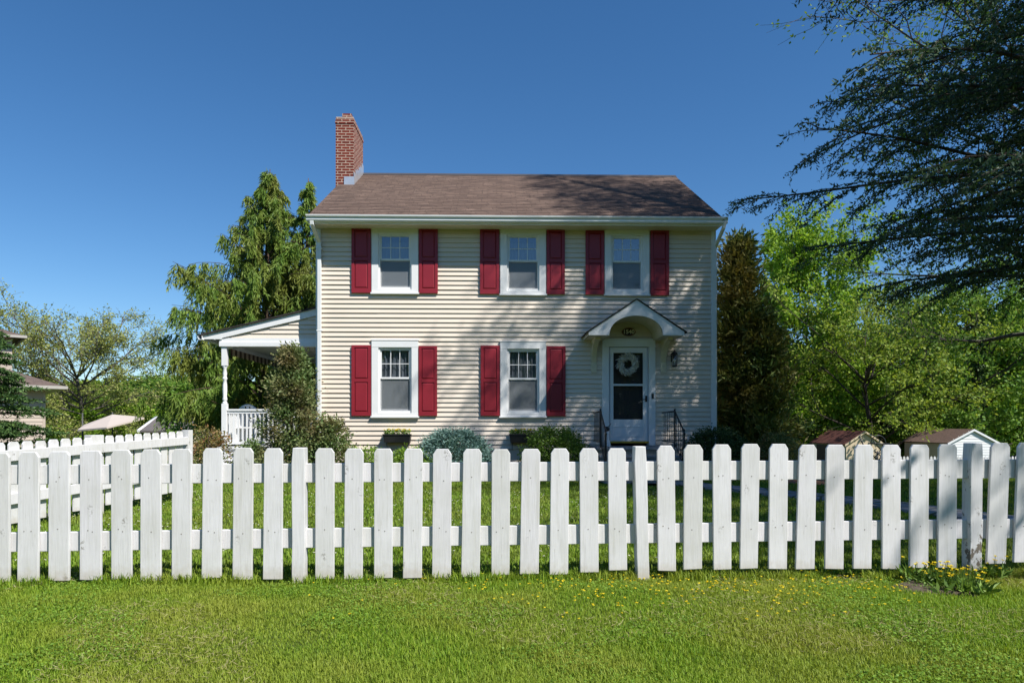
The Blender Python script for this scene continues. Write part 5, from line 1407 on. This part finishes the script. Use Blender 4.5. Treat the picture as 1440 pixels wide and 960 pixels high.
far_wood('far_woods', 12, 75, 74, 7.5, 'distant green wood beyond the sheds at the right', 112, M['lf_mid'])

# ------------------------------------------------------------------ sheds
def shed(name, xl, xr, ye, yp, Yf, length, wallm, sidem, roofm, label, clap, trimm, door):
    a = at(xl, ye, Yf); b = at(xr, ye, Yf); p = at((xl+xr)/2, yp, Yf)
    x0, x1, ze, zp = a[0], b[0], (a[2]+b[2])/2, p[2]; zg = tz((x0+x1)/2, Yf)-.1; xm = (x0+x1)/2
    root = thing(name, (xm, Yf, zg), label, 'shed')
    mb = MB()
    if clap: siding_front(mb, x0, x1, zg, zp-.05, Yf-.01, (), .16, lambda z: (x0, x1) if z < ze else (x0+(xm-x0)*(z-ze)/(zp-ze), x1-(xm-x0)*(z-ze)/(zp-ze)), .02)
    mb.prism([(x0, zg), (x1, zg), (x1, ze), (xm, zp-.02), (x0, ze)], (0, Yf, 0), (1, 0, 0), (0, 0, 1), (0, .08, 0))
    part('front_wall', mb, wallm, root)
    mb = MB(); mb.box((x0+.001, Yf+.081, zg), (x0+.08, Yf+length, ze-.02)); mb.box((x1-.08, Yf+.081, zg), (x1-.001, Yf+length, ze-.02)); mb.box((x0+.081, Yf+length-.08, zg), (x1-.081, Yf+length, ze-.02))
    part('side_wall', mb, sidem, root)
    mb = MB(); ov = .14; sl_ = (zp-ze)/(xm-x0)
    for s in (-1, 1):
        xe_ = xm + s*(xm-x0+ov); z_e = ze - sl_*ov
        mb.add([(xe_, Yf-.12, z_e+.05), (xe_, Yf+length+.1, z_e+.05), (xm, Yf+length+.1, zp+.05), (xm, Yf-.12, zp+.05), (xe_, Yf-.12, z_e), (xe_, Yf+length+.1, z_e), (xm, Yf+length+.1, zp), (xm, Yf-.12, zp)],
               [(0, 1, 2, 3), (7, 6, 5, 4), (0, 3, 7, 4), (1, 5, 6, 2), (0, 4, 5, 1)])
    part('roof', mb, roofm, root)
    mb = MB()
    for s in (-1, 1):
        xe_ = xm + s*(xm-x0+ov); z_e = ze - sl_*ov
        mb.add([(xe_, Yf-.145, z_e+.045), (xm, Yf-.145, zp+.045), (xm, Yf-.145, zp-.08), (xe_, Yf-.145, z_e-.08), (xe_, Yf-.1205, z_e+.045), (xm, Yf-.1205, zp+.045), (xm, Yf-.1205, zp-.08), (xe_, Yf-.1205, z_e-.08)],
               [(0, 1, 2, 3), (7, 6, 5, 4), (0, 4, 5, 1), (2, 6, 7, 3), (0, 3, 7, 4), (1, 5, 6, 2)])
    part('bargeboard', mb, trimm, root)
    mb = MB()
    if door: mb.box((x0-.03, Yf+length*.45, zg), (x0+.0005, Yf+length*.85, ze-.15))
    else: mb.box((xm-.5, Yf-.045, zg), (xm+.5, Yf-.032, zg+1.5))
    part('door', mb, M['brownwood'] if door else M['trim'], root)
shed('garden_shed', 1190, 1241, 623.5, 606.5, 42, 4.6, M['shed_tan'], M['shed_tan_side'], M['shed_red_roof'], 'tan garden shed with dark red roof behind the fence', False, M['shed_tan'], True)
shed('garden_shed', 1334, 1402, 622, 604, 40, 4.4, M['shed_white'], M['shed_tan_side'], M['shed_brown_roof'], 'garden shed with white clapboard gable and brown roof', True, M['trim'], False)
# black hoop frame in front of the tan shed
hx_, hy_, hz_ = atd(1236, 622, 27); zg = tz(hx_, hy_)
hoop = thing('metal_frame', (hx_, hy_, zg), 'black metal frame with half round hoop and cross bar in front of the tan shed', 'garden frame')
k_ = 27/F
mb = MB(); mb.tube([(hx_ + (-1+10.5*math.cos(a))*k_, hy_, hz_-1.5*k_+11.5*math.sin(a)*k_) for a in np.linspace(0, math.pi, 17)], .022, .022, 6); part('hoop', mb, M['iron'], hoop)
mb = MB(); mb.tube([(hx_-14*k_, hy_, hz_-1*k_), (hx_+20*k_, hy_, hz_-2.5*k_)], .03, .03, 6); part('cross_bar', mb, M['iron'], hoop)
mb = MB()
for a, b in (((-8, 3), (3, -11)), ((8, -4), (1, -12)), ((-6, -12), (4, -20)), ((-6, -20), (5, -12)), ((-4, -26), (6, -20)), ((-7, -14), (6, -14)), ((-6, -26), (-2, -18)), ((0, -26), (3, -18))): mb.tube([(hx_+a[0]*k_, hy_, hz_+a[1]*k_), (hx_+b[0]*k_, hy_, hz_+b[1]*k_)], .022, .022, 5)
part('lattice', mb, M['iron'], hoop)
mb = MB(); mb.tube([(hx_-1*k_, hy_+.05, zg), (hx_-1*k_, hy_+.05, hz_-12*k_)], .03, .03, 6); mb.tube([(hx_-26*k_, hy_+.1, hz_+9*k_), (hx_-20*k_, hy_+.1, hz_-4*k_), (hx_-2*k_, hy_+.06, hz_-24*k_)], .025, .025, 6); part('stand', mb, M['iron'], hoop)
# distant white picket fence
dfy = 30.0; xa = at(1262, 645, dfy)[0]; xb = at(1520, 645, dfy)[0]; zt_ = at(1350, 641.5, dfy)[2]
dist = thing('picket_fence', ((xa+xb)/2, dfy, tz(0, dfy)), 'low white picket fence far back on the lawn before the white shed', 'fence')
for zz in (zt_-.2, zt_-.65):
    mb = MB(); mb.box((xa, dfy+.021, zz), (xb, dfy+.05, zz+.08)); part('rail', mb, M['fence'], dist)
x = xa; k = 0
while x < xb and k < 60:
    mb = MB(); w = .05; mb.prism([(-w, tz(0, dfy)+.03), (w, tz(0, dfy)+.03), (w, zt_-.04), (0, zt_+.02), (-w, zt_-.04)], (x, dfy, 0), (1, 0, 0), (0, 0, 1), (0, .02, 0)); part('picket', mb, M['fence'], dist); x += .155; k += 1

# ------------------------------------------------------------------ neighbouring house, canopy, far roof
nx1, ny, nze = at(63, 545, 30)[0], 30.0, at(63, 546.5, 30)[2]
NR = rad(40)
nzg = tz(nx1, ny)
nb_ = thing('house', (nx1, ny, nzg), 'neighbouring pinkish clapboard house with brown roof at the left edge', 'house')
uc = Vector(atd(17, 475, 36)); uze = uc.z; ul = Matrix.Rotation(-NR, 2) @ Vector((uc.x-nx1, uc.y-ny)); ux, uy = nx1+ul.x, ny+ul.y
mb = MB(); siding_front(mb, nx1-9, nx1-.08, nzg, nze-.02, ny, (), .16, None, .02); mb.box((nx1-9, ny+.01, nzg-.2), (nx1, ny+7, nze)); mb.box((ux-9, uy, nze-.2), (ux, uy+7, uze)); part('wall', mb, M['house2'], nb_)
def hip(mb, x0, x1, y0, y1, z, h, ov):
    x0 -= ov; x1 += ov; y0 -= ov; y1 += ov; r = (y1-y0)/2
    mb.add([(x0, y0, z), (x1, y0, z), (x1, y1, z), (x0, y1, z), (x0+r, (y0+y1)/2, z+h), (x1-r, (y0+y1)/2, z+h)], [(0, 1, 5, 4), (1, 2, 5), (2, 3, 4, 5), (3, 0, 4), (3, 2, 1, 0)])
mb = MB(); hip(mb, nx1-9, nx1, ny, ny+7, nze+.1, 1.7, .65); hip(mb, ux-9, ux, uy, uy+7, uze+.1, 1.7, .5); part('roof', mb, M['house2roof'], nb_)
mb = MB(); e = .65
mb.box((nx1-9-e, ny-e-.1, nze-.02), (nx1+e+.1, ny-e-.001, nze+.11)); mb.box((nx1+e+.0005, ny-e-.0005, nze-.02), (nx1+e+.1, ny+7+e, nze+.11)); mb.box((nx1-9, ny-e, nze-.03), (nx1+e, ny+7, nze+.0))
mb.box((ux-9.5, uy-.6, uze-.02), (ux+.6, uy-.501, uze+.11)); mb.box((ux+.5005, uy-.5005, uze-.02), (ux+.6, uy+7.5, uze+.11)); part('gutter', mb, plain('tan_gutter', (.40, .37, .33), .5), nb_)
mb = MB(); mb.box((nx1-.08, ny-.03, nzg), (nx1+.02, ny-.0005, nze-.03)); part('corner_board', mb, M['house2'], nb_)
mb = MB(); mb.box((nx1-3.2, ny-.05, nzg+1.3), (nx1-2.2, ny-.022, nze-.5)); mb.box((nx1-6.4, ny-.05, nzg+1.3), (nx1-5.4, ny-.022, nze-.5)); part('window', mb, M['trim'], nb_)
nb_.rotation_euler.z = NR
# canopy
Dc = 26.0
def cpt(px, py, D=Dc): return Vector(atd(px, py, D))
ca = thing('patio_umbrella', (cpt(158, 600).x, cpt(158, 600).y, tz(0, Dc)), 'beige canvas patio umbrella standing beyond the left side fence', 'umbrella')
apex = cpt(158, 583.5, 26.5); corners = [cpt(109, 604, 25.4), cpt(150, 600.5, 24.6), cpt(203, 587, 25.6), cpt(196, 585.5, 28), cpt(150, 590, 29), cpt(118, 597, 28.2)]
mb = MB(); n = len(corners); vs = [apex + Vector((0, 0, .03)), apex] 
for c in corners: vs += [c, c - Vector((0, 0, .06))]
fs = []
for i in range(n):
    a, b = 2+2*i, 2+2*((i+1) % n); fs += [(0, a, b), (1, b+1, a+1), (a, a+1, b+1, b)]
mb.add(vs, fs); part('canopy', mb, M['canvas'], ca)
mb = MB(); mb.tube([(apex.x, apex.y, tz(0, Dc)), (apex.x, apex.y, apex.z+.12)], .03, .025, 8); mb.tube([cpt(116, 640, 27.5), cpt(116, 580, 27.5)], .03, .03, 8); part('pole', mb, M['pole'], ca)
mb = MB()
for c in corners: mb.tube([apex - Vector((0, 0, .05)), c - Vector((0, 0, .05))], .012, .01, 5)
part('rib', mb, M['pole'], ca)
# far grey roofed building
Dg = 34.0; g = thing('garage', (cpt(235, 620, Dg).x, cpt(235, 620, Dg).y, tz(0, Dg)-.2), 'low grey roofed building beyond the left fence beside the umbrella', 'garage')
pa, pb2 = cpt(221, 586, Dg+3), cpt(275, 587, Dg+3); pc2, pd = cpt(196, 605, Dg), cpt(275, 606, Dg)
mb = MB(); vs = [pc2, pd, pb2, pa] + [Vector((p.x, 2*pa.y-p.y, p.z)) for p in (pc2, pd)]
vs += [v - Vector((0, 0, .1)) for v in vs]
mb.add(vs, [(0, 1, 2, 3), (3, 2, 5, 4), (6, 9, 8, 7), (9, 10, 11, 8), (0, 6, 7, 1), (4, 5, 11, 10)]); part('roof', mb, M['greyroof'], g)
mb = MB(); mb.tube([pc2 + Vector((-.04, -.03, -.03)), pa + Vector((-.04, 0, -.03))], .09, .09, 4); part('bargeboard', mb, M['trim'], g)
mb = MB(); mb.box((pc2.x+.3, pc2.y+.4, tz(0, Dg)-.3), (pd.x-.1, 2*pa.y-pc2.y-.4, pc2.z-.02)); part('wall', mb, M['shed_tan'], g)

# ------------------------------------------------------------------ world, sun, camera
sunv = Vector((1.08, -1.0, 1.75)).normalized()
el = math.asin(sunv.z); az = math.atan2(sunv.x, sunv.y)
W = bpy.data.worlds.new('World'); S.world = W; W.use_nodes = True
nt = W.node_tree; nt.nodes.clear()
sk = nt.nodes.new('ShaderNodeTexSky'); sk.sky_type = 'NISHITA'; sk.sun_disc = False; sk.sun_elevation = el; sk.sun_rotation = az
sk.air_density = 1.0; sk.dust_density = .15; sk.ozone_density = 5.0; sk.altitude = 200
hs = nt.nodes.new('ShaderNodeHueSaturation'); hs.inputs['Saturation'].default_value = 1.2; hs.inputs['Value'].default_value = 1.18; nt.links.new(sk.outputs[0], hs.inputs['Color'])
bg = nt.nodes.new('ShaderNodeBackground'); bg.inputs['Strength'].default_value = .074
ou = nt.nodes.new('ShaderNodeOutputWorld'); nt.links.new(hs.outputs[0], bg.inputs[0]); nt.links.new(bg.outputs[0], ou.inputs[0])
ld = bpy.data.lights.new('sun', 'SUN'); ld.energy = 4.8; ld.angle = rad(.55); ld.color = (1, .965, .905)
lo = bpy.data.objects.new('sun', ld); COL.objects.link(lo); lo.rotation_euler = (-sunv).to_track_quat('-Z', 'Y').to_euler(); lo.location = (10, -10, 20)
cd = bpy.data.cameras.new('camera'); cd.sensor_width = 36; cd.lens = F/1440*36; cd.shift_y = (HZ-480)/1440; cd.clip_end = 2000; cd.clip_start = .05
co = bpy.data.objects.new('camera', cd); COL.objects.link(co); co.location = (0, 0, CAMZ); co.rotation_euler = (math.pi/2, 0, -YAW); S.camera = co
S.view_settings.view_transform = 'Standard'; S.view_settings.look = 'None'; S.view_settings.gamma = 1; S.view_settings.exposure = .57; S.view_settings.use_curve_mapping = False
S.cycles.max_bounces = 8; S.cycles.transparent_max_bounces = 12; S.cycles.caustics_reflective = False; S.cycles.caustics_refractive = False
S.cycles.use_denoising = True
S.render.film_transparent = False
